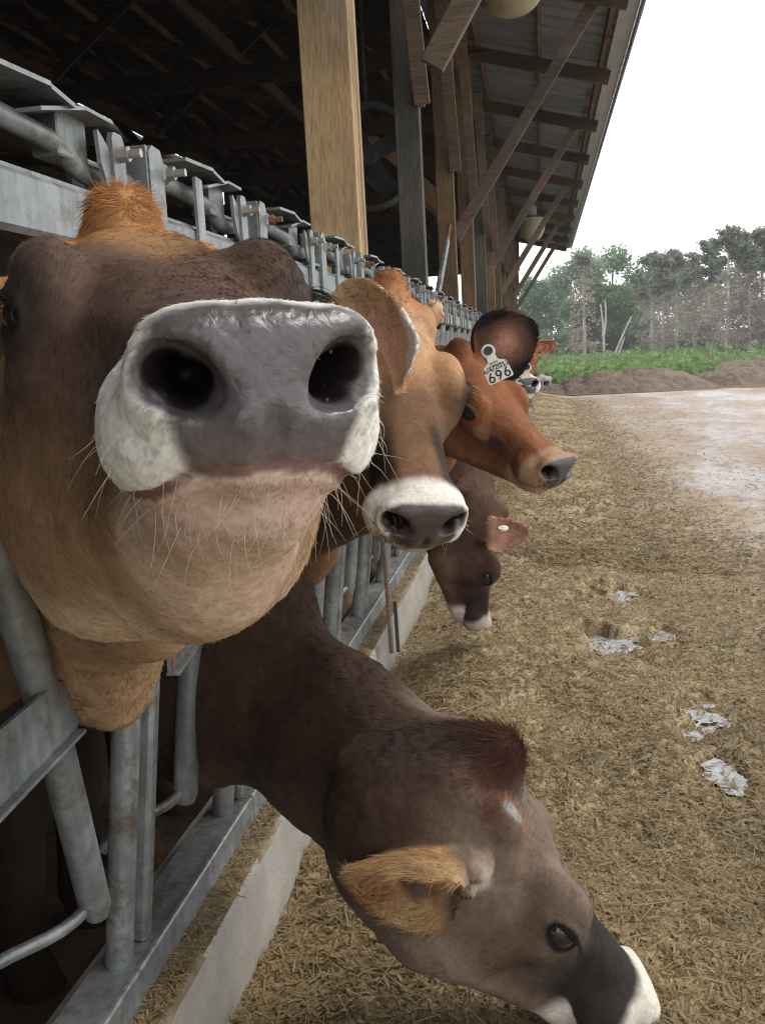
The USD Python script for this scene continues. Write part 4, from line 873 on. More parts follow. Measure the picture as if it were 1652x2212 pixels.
def feed_z(x, y):
    b = bare_mask(x, y)
    return feed_h(x, y) * (1 - .85 * bare_mask(x, y, 1.7)) * (1 - b) - .008 * b
def fgrid(x0, x1, y0, y1, s):
    return grid(x0, x1, y0, y1, int((x1 - x0) / s) + 1, int((y1 - y0) / s) + 1, feed_z)
fd = thing('feed_heap', label='long heap of chopped hay feed spread along the kerb for the cows', cat='feed', kind='stuff')
part('heap', fgrid(-.575, 1.9, .3, 6.0, .014), 'feed_base', fd, smooth=True)
part('heap', fgrid(-.575, 1.9, 6.0, 23.0, .04), 'feed_base', fd, smooth=True)
usdkit.material(stage, LK + 'chopped_hay', {
    "g": ("geometry", {}), "w": ("white_noise_texture", {"dimensions": "1D"}),
    "r": ("rgb_ramp", {"ramp": [(0, (.25, .185, .095)), (.3, (.36, .275, .140)), (.6, (.47, .365, .195)), (.85, (.59, .47, .27)), (.95, (.74, .62, .40)), (.975, (.82, .74, .55)), (.985, (.45, .21, .08)), (1.0, (.40, .20, .09))]}),
    "n": ("noise_texture", {"scale": 1.7, "detail": 3.0}), "nr": ("rgb_ramp", {"ramp": [(.35, (.70, .70, .66)), (.65, (1.15, 1.12, 1.05))]}), "m": ("mix", {"mix_type": "multiply", "fac": 1.0}),
    "p": ("principled_bsdf", {"roughness": .6, "specular_ior_level": .35}), "t": ("translucent_bsdf", {}), "mc": ("mix_closure", {"fac": .2}),
}, [("g.random_per_island", "r.fac"), ("g.position", "n.vector"), ("n.fac", "nr.fac"), ("r.color", "m.color1"), ("nr.color", "m.color2"), ("m.color", "p.base_color"), ("m.color", "t.color"), ("p.BSDF", "mc.closure1"), ("t.BSDF", "mc.closure2")], surface="mc.closure")
def chips(x, y, z, rng, L, Wd, lift=.24):
    """bent flakes: two quads each"""
    n = len(x); a = rng.uniform(0, 2 * np.pi, n); t = np.stack([np.cos(a), np.sin(a), rng.normal(0, lift, n)], 1); t /= np.linalg.norm(t, axis=1, keepdims=True)
    up = np.stack([rng.normal(0, .35, n), rng.normal(0, .35, n), np.ones(n)], 1); s = np.cross(up, t); s /= np.linalg.norm(s, axis=1, keepdims=True); u = np.cross(t, s)
    c = np.stack([x, y, z], 1); L = L[:, None]; Wd = Wd[:, None]; k = rng.normal(0, .09, (n, 1)) * L
    b = rng.normal(0, .10, (n, 1)) * L
    P = [c - t * L / 2, c + u * k + s * b * .4, c + t * L / 2 + s * b]
    v = np.stack([P[0] - s * Wd * .5, P[0] + s * Wd * .5, P[1] - s * Wd * .6, P[1] + s * Wd * .6, P[2] - s * Wd * .4, P[2] + s * Wd * .4], 1).reshape(-1, 3)
    o = (np.arange(n) * 6)[:, None, None]
    f = (np.array([[0, 2, 3], [0, 3, 1], [2, 4, 5], [2, 5, 3]])[None] + o).reshape(-1, 3)
    return v, f
rng = np.random.default_rng(31)
def scatter(n, ys, ye, p=2.0, xlo=-.57, xhi=1.9):
    """more pieces where they show larger; thinning out beyond the heap's edge"""
    u = rng.random(n); y = ys * (ye / ys) ** u if p else ys + (ye - ys) * u; x = rng.uniform(xlo, xhi, n)
    keep = rng.random(n) < np.clip(1.25 - (x - feed_edge(x, y)) / (1.5 - .95 * sstep(y + 2.5 * (n3(x, y, .6, 18) - .5), 2.8, 6.5)), .05, 1) * (1 - .97 * bare_mask(x, y))
    return x[keep], y[keep]
x, y = scatter(int(190000 * CHIPS), .75, 5.5); n = len(x)
z = np.maximum(feed_z(x, y), .004) + rng.uniform(.0, .010, n)
part('chaff', chips(x, y, z, rng, rng.gamma(1.8, .0085, n) + .004, rng.gamma(1.6, .0013, n) + .0008), 'chopped_hay', fd, kind='stuff')
x, y = scatter(int(26000 * CHIPS), .75, 6.0); n = len(x)
z = np.maximum(feed_z(x, y), .004) + rng.uniform(.002, .016, n)
part('stems', chips(x, y, z, rng, rng.gamma(2.5, .016, n) + .012, rng.uniform(.0009, .003, n), .2), 'chopped_hay', fd, kind='stuff')
x, y = scatter(int(60000 * CHIPS), 5.0, 22.0); n = len(x)
z = np.maximum(feed_z(x, y), .004) + rng.uniform(.0, .02, n)
part('chaff', chips(x, y, z, rng, rng.uniform(.02, .05, n), rng.uniform(.004, .009, n)), 'chopped_hay', fd, kind='stuff')
x, y = rng.uniform(.1, 1.3, 16000), rng.uniform(1.4, 6.0, 16000); k = bare_mask(x, y) > .3; x, y = x[k], y[k]; n = len(x)
part('chaff', chips(x, y, .017 + rng.uniform(0, .004, n), rng, rng.gamma(2.0, .007, n) + .004, rng.gamma(2.2, .0016, n) + .001, .1), 'chopped_hay', fd, kind='stuff')
# spilt feed on the ledge behind the kerb
n = int(14000 * CHIPS); y = .75 * (7 / .75) ** rng.random(n); x = rng.uniform(-.69, -.578, n)
lg = thing('spilt_feed', label='dusty spilt feed on the kerb ledge under the bottom rail', cat='feed', kind='stuff')
part('layer', grid(-.70, -.577, .3, 12, 14, 900, lambda x, y: .230 + .014 * n3(x, y, 14, 3) - .012 * sstep(x, -.584, -.577)), 'feed_dust', lg, smooth=True)
part('chaff', chips(x, y, .234 + .014 * n3(x, y, 14, 3) + rng.uniform(0, .006, n), rng, rng.gamma(2, .005, n) + .004, rng.uniform(.001, .003, n), .3), 'chopped_hay', lg, kind='stuff')
# thin litter out on the concrete
n = int(12000 * CHIPS); y = 1.0 * (22 / 1.0) ** rng.random(n); x = rng.uniform(.6, 1.0, n) + rng.gamma(1.5, .5, n)
lt = thing('loose_straw', label='loose bits of straw blown over the wet concrete alley', cat='straw', kind='stuff')
part('chaff', chips(x, y, .012 + rng.uniform(0, .004, n), rng, rng.gamma(2, .006, n) + .005 + .0008 * y, rng.uniform(.0015, .003, n) + .0002 * y, .06), 'chopped_hay', lt, kind='stuff')

mat_simple('pale_concrete', (.36, .37, .37), .55, 40.0, .3, .4, 120.0, dist=.003)
def patch():
    X = np.arange(.05, 1.35, .006); Y = np.arange(1.4, 6.2, .009); gx, gy = np.meshgrid(X, Y, indexing='ij')
    m = bare_mask(gx.ravel(), gy.ravel()).reshape(gx.shape)
    ok = (m[:-1, :-1] > .35) & (m[1:, 1:] > .35); i, j = np.nonzero(ok); n = len(Y)
    q = np.stack([i * n + j, (i + 1) * n + j, (i + 1) * n + j + 1, i * n + j + 1], 1)
    v = np.stack([gx.ravel(), gy.ravel(), 0 * gx.ravel() + .0135], 1); u, inv = np.unique(q, return_inverse=True)
    return v[u], inv.reshape(q.shape)
tag(part('bare_concrete', patch(), 'pale_concrete'), 'pale scraped patches of concrete showing through the feed', kind='structure')

# ------------------------------------------------------------------ dirt heaps, field, trees beyond
def mound(name, cx, cy, rx, ry, h, seed, label, rot=0.0):
    def zf(x, y):
        u = (x - cx) * math.cos(rot) + (y - cy) * math.sin(rot); w = -(x - cx) * math.sin(rot) + (y - cy) * math.cos(rot)
        r = np.hypot(u / rx, w / ry) + .45 * (n3(x, y, .9, seed) - .5)
        b = np.clip(1 - r, 0, 1)
        return h * (b * (2 - b)) * (.7 + .7 * n3(x, y, .9, seed + 1)) + b ** .5 * ((n3(x, y, 3.2, seed + 2, 5) - .5) * .24 + (n3(x, y, 11, seed + 3, 3) - .5) * .09) - .03
    p = part(name, grid(cx - rx * 1.25, cx + rx * 1.25, cy - ry * 1.25, cy + ry * 1.25, 150, 110, zf), 'mound_soil', smooth=50)
    return tag(p, label, 'dirt heap')
mound('dirt_mound', 2.15, 25.0, 2.3, 1.5, .52, 41, 'broad churned brown dirt heap at the left end of the concrete')
mound('dirt_mound', 5.3, 25.6, 2.1, 1.4, .56, 52, 'rounder brown dirt heap at the right, beyond the concrete alley')
mound('dirt_mound', -.35, 24.6, 1.7, .9, .24, 63, 'low dark strip of dirt beside the barn corner')
tag(part('field_soil', grid(-40, 60, 23.0, 80, 60, 60, lambda x, y: -.012 + .05 * n3(x, y, .5, 3)), 'field_soil', smooth=True), 'bare soil under the crop field', kind='structure')
usdkit.material(stage, LK + 'foliage', {
    "g": ("geometry", {}), "oi": ("object_info", {}), "c": ("attribute", {"attribute": "leaf"}),
    "h": ("hsv", {}), "rr": ("map_range", {"to_min": .75, "to_max": 1.3}), "n": ("noise_texture", {"scale": .8, "detail": 2.0}),
    "p": ("principled_bsdf", {"roughness": .6, "specular_ior_level": .3}), "t": ("translucent_bsdf", {}), "m": ("mix_closure", {"fac": .42}),
}, [("c.color", "h.color"), ("g.random_per_island", "rr.value"), ("rr.result", "h.value"), ("h.color", "p.base_color"), ("h.color", "t.color"), ("p.BSDF", "m.closure1"), ("t.BSDF", "m.closure2")], surface="m.closure")
mat_simple('bark_grey', (.33, .30, .27), .9, 6.0, .3, .6, 30.0, stretch=(1, 1, .25), dist=.02)
mat_simple('bark_brown', (.13, .095, .07), .9, 6.0, .3, .6, 30.0, stretch=(1, 1, .25), dist=.02)
mat_simple('twig_brown', (.36, .325, .29), .9, 8.0, .3)
def leaf_mesh(c, size, rng, flat=.5):
    """small folded leaf sprays at the points c"""
    n = len(c); a = rng.normal(0, 1, (n, 3)); a[:, 2] *= flat; a /= np.linalg.norm(a, axis=1, keepdims=True)
    b = np.cross(a, rng.normal(0, 1, (n, 3))); b /= np.linalg.norm(b, axis=1, keepdims=True)
    s = np.asarray(size)[:, None] if np.ndim(size) else size
    v = np.stack([c - a * s * .6, c + b * s * .38, c + a * s * .6, c - b * s * .38 + np.cross(a, b) * s * .2], 1).reshape(-1, 3)
    o = (np.arange(n) * 4)[:, None, None]; f = (np.array([[0, 1, 2], [0, 2, 3]])[None] + o).reshape(-1, 3)
    return v, f
def leaves(name, parent, v, f, col, kind='stuff'):
    p = part(name, (v, f), 'foliage', parent, kind=kind)
    pv = UsdGeom.PrimvarsAPI(UsdGeom.Mesh(p)).CreatePrimvar('leaf', Sdf.ValueTypeNames.Color3fArray, 'vertex'); pv.Set(Vt.Vec3fArray.FromNumpy(np.asarray(col, np.float32)))
    return p
def clumped(rng, blobs, n, fill=.55):
    """points in the shells of leaf clumps, thinner inside"""
    i = rng.choice(len(blobs), n, p=np.array([b[3] ** 2 for b in blobs]) / sum(b[3] ** 2 for b in blobs))
    B = np.array(blobs)[i]; d = rng.normal(0, 1, (n, 3)); d /= np.linalg.norm(d, axis=1, keepdims=True)
    r = B[:, 3] * (1 - fill * rng.random(n) ** 1.6) * (1 + .22 * rng.normal(0, 1, n))
    return B[:, :3] + d * r[:, None] * [1, 1, .75]
def broad_tree(x, y, H, R, seed, col, label, n=5200, low=.12, size=.30):
    rng = np.random.default_rng(seed); t = thing('broadleaf_tree', (x, y, 0), label, 'tree', 'leafy trees at the field edge')
    blobs = []
    for k in range(26):
        u = rng.random() ** .8; a = rng.uniform(0, 6.28); z = H * (low + (1 - low) * u); w = R * (.95 * math.sin(math.pi * (.12 + .80 * u)) ** .8) * rng.uniform(.35, 1.0)
        blobs.append((w * math.cos(a), w * math.sin(a), z - .06 * H, R * rng.uniform(.22, .42)))
    blobs.append((0, 0, H * .86, R * .35))
    tr = [tube(spline([(0, 0, -.1), (.05 * R, 0, H * .3), (0, .05 * R, H * .6), (.06 * R, 0, H * .85)], 10), np.linspace(.022 * H, .006 * H, 10), 8)]
    for b in blobs[:12]:
        s0 = np.array([0, 0, max(.15 * H, b[2] * .55)]); tr.append(tube(spline([s0, (s0 + np.array(b[:3])) / 2 + [0, 0, .05 * H], np.array(b[:3])], 6), np.linspace(.007 * H, .002 * H, 6), 5))
    part('trunk', cat_(tr), 'bark_brown', t, smooth=60)
    c = clumped(rng, blobs, n); v, f = leaf_mesh(c, rng.uniform(.6, 1.3, n) * size, rng)
    cc = np.array(col) * (1 + .35 * (meshkit.noise(c * 1.1, seed) - .5))[:, None] * rng.uniform(.8, 1.2, (n, 1))
    leaves('crown', t, v, f, np.repeat(cc, 4, 0))
def pine(x, y, H, seed, label, green=.5, dead=.7, lean=0.0, brown=(.36, .31, .26)):
    """tall thin pine: bare grey trunk, dead twiggy lower limbs, ragged crown"""
    rng = np.random.default_rng(seed); t = thing('pine_tree', (x, y, 0), label, 'tree', 'thin pines along the field edge')
    ax = spline([(0, 0, -.1), (lean * .4 * H + rng.normal(0, .05), 0, H * .4), (lean * H, 0, H)], 14)
    part('trunk', tube(ax, np.linspace(.017 * H + .03, .012, 14), 9), 'bark_grey', t, smooth=60)
    limb = []; tips = []; ltips = []
    for k in range(int(50)):
        u = .12 + .86 * rng.random(); z = u * H; a = rng.uniform(0, 6.28); L = (H * .20 * (1 - .75 * max(0, u - .45) / .55) * rng.uniform(.5, 1.1)) * (1 if u > .2 else .7)
        p0 = np.array([np.interp(z, ax[:, 2], ax[:, 0]), np.interp(z, ax[:, 2], ax[:, 1]), z]); d = np.array([math.cos(a), math.sin(a), 0]); droop = (-.35 if u < 1 - green else .15) * L
        p1 = p0 + d * L * .55 + [0, 0, .02 * L]; p2 = p0 + d * L + [0, 0, droop]
        limb.append(tube(spline([p0, p1, p2], 5), np.linspace(.016, .005, 5), 4, cap=False))
        for j in range(7):
            w = rng.uniform(.3, 1.0); q = p0 + (p2 - p0) * w + rng.normal(0, .04 * L, 3); e = q + rng.normal(0, .16 * L, 3) + [0, 0, -.05 * L]
            limb.append(tube([q, (q + e) / 2 + rng.normal(0, .02, 3), e], [.007, .006, .003], 3, cap=False))
            (tips if u > 1 - green else ltips).append(e); (tips if u > 1 - green else ltips).append(q)
    part('limbs', cat_(limb), 'twig_brown', t, kind='stuff')
    def spray(pts, per, spread, sz, col, name):
        if not len(pts): return
        c = np.repeat(np.array(pts), per, 0); c = c + rng.normal(0, spread, c.shape) * [1, 1, .55]; v, f = leaf_mesh(c, rng.uniform(.6, 1.3, len(c)) * sz, rng, .3)
        cc = np.array(col) * rng.uniform(.7, 1.25, (len(c), 1)); leaves(name, t, v, f, np.repeat(cc, 4, 0))
    m = rng.random(len(tips)) < .82
    spray([p for p, q in zip(tips, m) if q], 9, .17, .22, (.20, .24, .18), 'crown')
    spray([p for p, q in zip(tips, m) if not q], 7, .16, .20, (.40, .26, .17), 'dead_needles')
    spray([p for p in ltips if rng.random() < dead], 3, .20, .15, brown, 'dry_twigs')
def snag(x, y, pts, r, label):
    t = thing('dead_trunk', (x, y, 0), label, 'dead tree', None)
    for i, p in enumerate(pts): part('trunk' if i == 0 else 'side_stem', tube(spline(p, 12), np.linspace(r, r * .45, 12), 9), 'bark_grey', t, smooth=60)
def at_y(px, Y, z=0.0):
    d = CM.T @ np.array([(px - CX) / FPX, (760 - CY) / FPX, 1.0]); return d[0] / d[1] * Y
G1, G2, G3 = (.165, .30, .115), (.23, .33, .21), (.135, .25, .115)
for i, (px, Y, H, R, col, low, lab) in enumerate([
    (1165, 92, 7.0, 2.6, G3, .02, 'dark green leafy tree half hidden behind the barn corner'),
    (1205, 96, 7.6, 2.5, G2, .03, 'pale green leafy tree just right of the barn corner, in front of a bright gap'),
    (1262, 90, 9.4, 3.0, G2, .03, 'silvery green tall leafy tree left of the rounded crown'),
    (1325, 92, 9.6, 3.2, G1, .03, 'tall tree with a rounded bright green crown behind the grey trunk'),
    (1300, 78, 5.6, 2.8, (.085, .145, .045), .05, 'lower bright green tree spreading behind the two dead poles'),
    (1385, 86, 7.2, 2.8, G3, .03, 'dark green tree right of the rounded crown'),
    (1440, 92, 8.6, 3.0, G3, .05, 'dark leafy tree behind the pines left of centre of the grove'),
    (1500, 96, 7.9, 3.0, G1, .05, 'green leafy tree showing through the middle of the pines'),
    (1620, 92, 8.6, 3.0, G1, .05, 'green leafy tree at the right edge behind the pines'),
    (1720, 90, 9.0, 3.2, G3, .05, 'leafy tree off to the right of the pines')]):
    broad_tree(at_y(px, Y), Y, H, R, 100 + i, col, lab, low=low, n=5200 if i < 8 else 3600)
for i, (px, Y, H, gr, dead, lab) in enumerate([
    (1262, 68, 7.0, .10, .8, 'tall grey pine trunk with brown dead twigs left of the dead poles'),
    (1405, 72, 7.2, .42, .9, 'thin pine with a dark tufted crown right of the leaning dead trunk'),
    (1430, 66, 6.4, .38, .9, 'slim pine second to the right of the leaning dead trunk'),
    (1462, 74, 7.6, .40, .9, 'twiggy brown pine in the middle of the grove'),
    (1500, 68, 6.6, .30, 1., 'bare brown pine left of the tallest pine'),
    (1532, 64, 7.0, .35, 1., 'slender pine next to the tallest pine on its left'),
    (1571, 60, 7.9, .33, .8, 'tallest pine with a thick grey trunk and dark green top'),
    (1594, 62, 7.2, .22, 1., 'pine with rusty orange dead needles right of the tallest pine'),
    (1618, 60, 6.6, .30, 1., 'thin twiggy pine second from the right edge'),
    (1645, 62, 7.3, .32, 1., 'pine at the right edge of the picture'),
    (1690, 60, 7.0, .32, 1., 'pine just beyond the right edge')]):
    pine(at_y(px, Y), Y, H, 200 + i, lab, gr, dead)
snag(at_y(1303, 60), 60, [[(0, 0, 0), (.02, 0, 1.8), (-.12, 0, 3.4)], [(0, 0, 1.5), (.16, 0, 2.4), (.14, 0, 3.6)]], .085, 'dead pole forked into two straight stems')
snag(at_y(1322, 61), 61, [[(0, 0, 0), (.45, 0, 1.1), (1.15, 0, 2.6)], [(.3, 0, .2), (.55, 0, .9), (.75, 0, 1.4)]], .085, 'pale dead trunk leaning to the right with a second stem')
rng = np.random.default_rng(77)
for i, (px, Y, R, H) in enumerate([(1180, 84, 3.0, 2.6), (1235, 82, 2.6, 1.9), (1290, 84, 3.0, 2.4), (1350, 80, 3.0, 2.6), (1420, 82, 3.2, 2.3), (1490, 80, 3.2, 1.9), (1690, 78, 3.2, 2.4)]):
    b = thing('bush', (at_y(px, Y), Y, 0), ['dark bush under the trees by the barn corner', 'dark bush beside the foot of the grey pine', 'dark bush behind the two dead poles', 'bush behind the leaning dead trunk', 'bush among the left pines', 'bush among the middle pines', 'bush at the right end of the grove'][i], 'bush', 'undergrowth below the trees')
    n = 2600; c = clumped(rng, [(rng.normal(0, R * .6), rng.normal(0, .6), H * rng.uniform(.15, .7), H * rng.uniform(.2, .4)) for _ in range(14)], n); c[:, 2] = np.abs(c[:, 2])
    v, f = leaf_mesh(c, rng.uniform(.5, 1.2, n) * .26, rng); leaves('foliage', b, v, f, np.repeat(np.array((.12, .175, .105)) * rng.uniform(.7, 1.3, (n, 1)), 4, 0))
# crops and weeds of the field
n = 60000; y = 25.3 * (74 / 25.3) ** rng.random(n); x = rng.uniform(-.06, .36, n) * y + rng.normal(0, .4, n)
dens = n3(x, y, .28, 91) + .25 * np.sin(y * 2 * np.pi / 3.1 - 1) * sstep(45 - y, 0, 15); keep = dens > .40; x = x[keep]; y = y[keep]; n = len(x)
soilstrip = (np.abs(y - 31 - .2 * x) < 1.0) & (x < 3.2); k2 = ~soilstrip | (rng.random(n) < .12); x = x[k2]; y = y[k2]; n = len(x)
hh = rng.gamma(3, .052, n) * (.5 + n3(x, y, .5, 92)) * (1 + .8 * sstep(y, 40, 70))
c = np.stack([x, y, hh * rng.random(n) + .02], 1)
fc = thing('field_crop', label='low leafy green crop and weeds covering the field beyond the dirt heaps', cat='crop', kind='stuff')
v, f = leaf_mesh(c, rng.uniform(.10, .22, n) * (1 + y / 90), rng, 1.0)
cc = np.array((.15, .26, .08)) * rng.uniform(.65, 1.35, (n, 1)) * (.75 + .5 * n3(x, y, .35, 93))[:, None]; cc[:, 0] *= (.8 + .5 * n3(x, y, .2, 94))
leaves('leaves', fc, v, f, np.repeat(cc, 4, 0))
n = 26000; y = 25.5 * (76 / 25.5) ** rng.random(n); x = rng.uniform(-.06, .36, n) * y
L = rng.uniform(.10, .28, n) * (1 + y / 80); w = .008 + .0006 * y; a = rng.uniform(0, 6.28, n); base = np.stack([x, y, 0 * x - .02], 1)
tp = base + np.stack([rng.normal(0, .12, n), rng.normal(0, .12, n), L], 1); sd = np.stack([np.cos(a), np.sin(a), 0 * a], 1) * w[:, None]
v = np.stack([base - sd, base + sd, tp], 1).reshape(-1, 3); f = np.arange(3 * n).reshape(-1, 3)
leaves('grass', fc, v, f, np.repeat(np.array((.13, .22, .065)) * rng.uniform(.6, 1.3, (n, 1)), 3, 0))
# posts and wire of the field fence
for i, (px, Y, h, m, lab) in enumerate([(1229, 34, .95, 'rusty_steel', 'thin leaning fence stake at the left of the field'), (1354, 32, .85, 'rusty_steel', 'rusty stake standing in the left dirt heap'), (1537, 36, .9, 'rusty_steel', 'dark fence stake at the right of the field'), (1627, 40, .8, 'bark_grey', 'grey stake near the right edge of the field'), (1212, 60, 1.0, 'bark_grey', 'far pale fence post by the trees')]):
    t = thing('fence_stake', (at_y(px, Y), Y, -.05), lab, 'fence stake', None)
    part('shaft', beam((0, 0, 0), (.03 * (-1) ** i, 0, h), .045, .012), m, t); part('stud_face', beam((0, -.012, .05), (.03 * (-1) ** i, -.012, h - .05), .010, .016), m, t)
mat_simple('red_boards', (.30, .045, .035), .7, 3, .2, stretch=(4, 1, .3))
sh = thing('red_shed', (at_y(1600, 112), 112, 0), 'small red shed glimpsed low between the pine trunks at the right', 'shed')
part('wall', box((0, 0, .95), (3.4, 4, 1.7)), 'red_boards', sh)
part('roof', cat_([beam((-1.9, 0, 1.75), (0, 0, 2.5), 4.4, .08), beam((1.9, 0, 1.75), (0, 0, 2.5), 4.4, .08)]), 'roof_metal', sh)
part('door', box((.9, -2.02, .75), (.9, .05, 1.4)), 'kerb_concrete', sh)

# ------------------------------------------------------------------ small things: tags, whiskers, crumbs, odds and ends
mat_simple('tag_plastic', (.70, .67, .55), .45, 30.0, .12, spec=.5)
mat_simple('tag_ink', (.012, .012, .03), .5, 30.0, .1)
mat_simple('tag_button', (.015, .014, .014), .4, 30.0, .1)
mat_simple('black_strap', (.03, .032, .035), .6, 30.0, .2)
def seen(px, py, depth):
    """the point of the place that lies at this depth along a sight line of the photograph"""
    return CAM + depth * (CM.T @ np.array([(px - CX) / FPX, (py - CY) / FPX, 1.0]))
from shapely.geometry import Polygon, Point
def ear_tag(o, rt, dn, size, label, text):
    """a hanging plate with a narrow neck and a round stud; o is the stud, rt and dn the plate's own axes"""
    t = thing('ear_tag', tuple(o), label, 'ear tag')
    F = np.stack([rt, -dn, np.cross(rt, -dn)], 1) * size
    T = np.eye(4); T[:3, :3] = F
    body = Polygon([(-.32, -.55), (-.24, -.52), (-.17, -.30), (.17, -.30), (.24, -.52), (.32, -.55), (.60, -.72), (.62, -1.42), (.58, -1.50), (-.58, -1.50), (-.62, -1.42), (-.60, -.72)]).union(Point(0, -.02).buffer(.33)).union(Polygon([(-.2, 0), (.2, 0), (.26, -.6), (-.26, -.6)])).buffer(-.04).buffer(.08).buffer(-.04)
    m = trimesh.creation.extrude_polygon(body, .045, engine='earcut'); m.apply_transform(T); part('plate', m, 'tag_plastic', t)
    b = trimesh.creation.cylinder(.20, .12, sections=20); b.apply_translation((0, 0, .09)); b.apply_transform(T); part('stud', b, 'tag_button', t, smooth=40)
    for k, (s, h, yy, bold) in enumerate(text):
        m = meshkit.text_mesh(s, h, .012, bold); m.apply_translation((-m.bounds[:, 0].mean(), yy, .047)); m.apply_transform(T); part('number' if h > .3 else 'small_print', m, 'tag_ink', t)
o = seen(1054, 758, 2.44); a = math.radians(-25)
rt = math.cos(a) * CM[0] + math.sin(a) * CM[1]; dn = -math.sin(a) * CM[0] + math.cos(a) * CM[1]; n_ = np.cross(rt, -dn)
ear_tag(o, rt, dn, .054, 'white plastic ear tag numbered 696 in the dark ear', [('696', .44, -1.44, True), ('4/4/2012', .21, -.94, True), ('67237606', .10, -.78, False), ('1M USA', .08, -.63, False)])
o = seen(1139, 793, 4.90); a = math.radians(15); rt = math.cos(a) * CM[0] + math.sin(a) * CM[1]; dn = -math.sin(a) * CM[0] + math.cos(a) * CM[1]
ear_tag(o, rt, dn, .062, 'pale ear tag on the far red cow', [('770', .34, -1.38, True)])
def button(o, n, r, label):
    t = thing('button_tag', tuple(o), label, 'button tag'); F = frame(n); T = np.eye(4); T[:3, :3] = F[:, [1, 2, 0]]
    b = trimesh.creation.cylinder(r, .006, sections=28); b.apply_transform(T); part('disc', b, 'tag_plastic', t, smooth=40)
    b = trimesh.creation.cylinder(r * .45, .010, sections=20); b.apply_transform(T); part('stud', b, 'tag_plastic', t, smooth=40)
button(seen(1087, 1141, 3.24), np.array((0, -.25, 1.0)), .017, 'small round white button tag on the pink ear of the feeding cow')
# whiskers of the nearest cow
def hairs_on(cow, name, test, n, L, w, col, seed, out=.8, down=.5):
    rng = np.random.default_rng(seed); nn = vnormals(cow.v, cow.f); i, b = sample_surface(cow.v, cow.f, n, rng, test(cow.v))
    tri = cow.f[i]; r = (cow.v[tri] * b[..., None]).sum(1); m = (nn[tri] * b[..., None]).sum(1); m /= np.linalg.norm(m, axis=1, keepdims=True)
    d = m * out + rng.normal(0, .35, (n, 3)) + [0, 0, -down]; d /= np.linalg.norm(d, axis=1, keepdims=True)
    ln = rng.uniform(.4, 1.0, n) * L
    p = fur_curves(str(cow.prim.GetPath()) + '/' + name, cow.W(r), d @ cow.R.T, ln * cow.k, w, np.array(col) * rng.uniform(.7, 1.1, (n, 1)), 'hair', k=6, curl=(rng.normal(0, .35, (n, 3)) + [0, 0, -.45]) @ cow.R.T)
    tag(p, kind='stuff')
lip = lambda v: sstep(v[:, 0], .37, .42) * sstep(-v[:, 2], .108, .118) * sstep(.165 + v[:, 2], 0, .02) + .35 * sstep(v[:, 0], .38, .42) * sstep(np.abs(v[:, 1]), .055, .07) * sstep(-v[:, 2], .07, .10)
hairs_on(cowA, 'whiskers', lip, 80, .024, .00030, (.70, .60, .48), 61)
hairs_on(cowC, 'whiskers', lip, 36, .022, .0005, (.7, .62, .5), 62)
def crumbs(cow, test, n, size, seed, mat='chopped_hay'):
    rng = np.random.default_rng(seed); nn = vnormals(cow.v, cow.f); i, b = sample_surface(cow.v, cow.f, n, rng, test(cow.v))
    tri = cow.f[i]; r = cow.W((cow.v[tri] * b[..., None]).sum(1) + nn[tri[:, 0]] * .0008)
    part('feed_crumbs', chips(r[:, 0], r[:, 1], r[:, 2], rng, rng.gamma(2, size * .5, n) + size * .4, rng.uniform(.35, .8, n) * size, 1.0), mat, cow.prim, kind='stuff')
near = lambda c, r: (lambda v: np.exp(-(((v - np.array(c)) / r) ** 2).sum(1)))
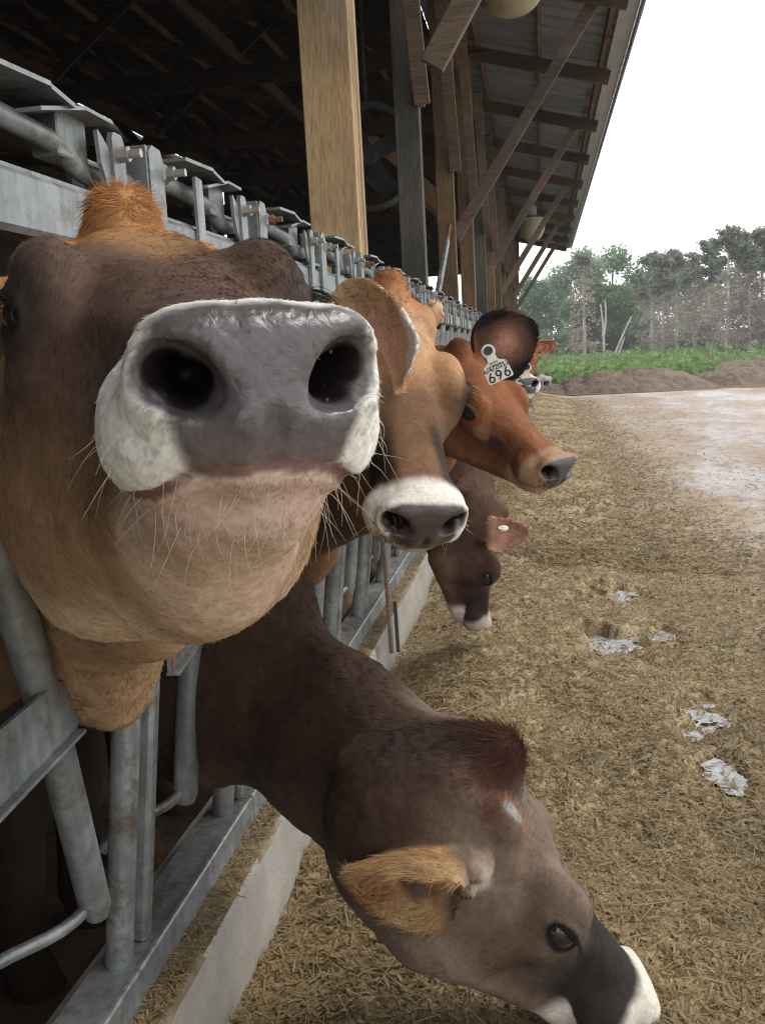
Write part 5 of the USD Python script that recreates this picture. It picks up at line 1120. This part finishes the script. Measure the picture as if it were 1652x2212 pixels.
crumbs(cowA, lambda v: near((.455, -.052, -.035), .02)(v) + .6 * near((.447, .02, -.03), .03)(v) + .25 * near((.47, 0, -.09), .03)(v), 46, .0016, 71)
crumbs(cowC, lambda v: near((.455, -.045, -.085), .014)(v) + .5 * near((.45, -.05, -.105), .018)(v) + .3 * near((.44, .06, -.10), .012)(v), 190, .0032, 72)
crumbs(cowD, near((.46, -.045, -.085), .014), 40, .004, 73)
# odds and ends along the rail
t = thing('rusty_plate', (0, 0, 0), 'rusty brown steel plate with bolts behind the uprights beyond the feeding cow', 'steel plate')
part('sheet', box((-.735, 3.25, .29), (.012, 1.15, .46), ch=.003), 'rust_plate', t); part('edge_strip', box((-.722, 3.25, .505), (.014, 1.15, .018), ch=.002), 'rust_plate', t)
for k, (yy, zz) in enumerate([(2.85, .42), (2.85, .24), (3.25, .38), (3.62, .42), (3.62, .20)]):
    b = trimesh.creation.icosphere(2, .016); b.apply_transform(np.diag([.6, 1, 1, 1])); b.apply_translation((-.727, yy, zz)); part('bolt_head', b, 'rusty_steel', t, smooth=True)
t = thing('wooden_lath', (0, 0, 0), 'thin upright wooden lath wired beside the far uprights', 'lath')
a, b = seen(829, 1170, 3.27), seen(846, 1412, 3.22); part('strip', beam(a, b, .026, .012, up=(1, 0, 0), ch=.002), 'brace_wood', t)
part('strap', beam(a * .45 + b * .55 + [.02, .015, 0], b + [.02, .015, 0], .018, .010, up=(1, 0, 0)), 'black_strap', t)
t = thing('steel_bar', (0, 0, 0), 'grey steel bar leaning against the second post', 'bar')
a, b = seen(966, 517, 6.2), seen(941, 660, 6.0); part('bar', beam(b, a, .055, .03, up=(1, 0, 0), ch=.006), 'galvanised', t); part('end_pin', tube([a, a + (a - b) / np.linalg.norm(a - b) * .12], .012, 10), 'rusty_steel', t, smooth=40)

# ------------------------------------------------------------------ moist air: far trees pale a little
usdkit.material(stage, LK + 'haze', {"v": ("principled_volume", {"color": (.93, .95, .97), "density": .0010, "anisotropy": .2})}, [], volume="v.volume")
tag(part('haze', box((0, 40, 8.5), (260, 240, 19.2)), 'haze'), 'pale moist air that lightens the far trees', kind='stuff')
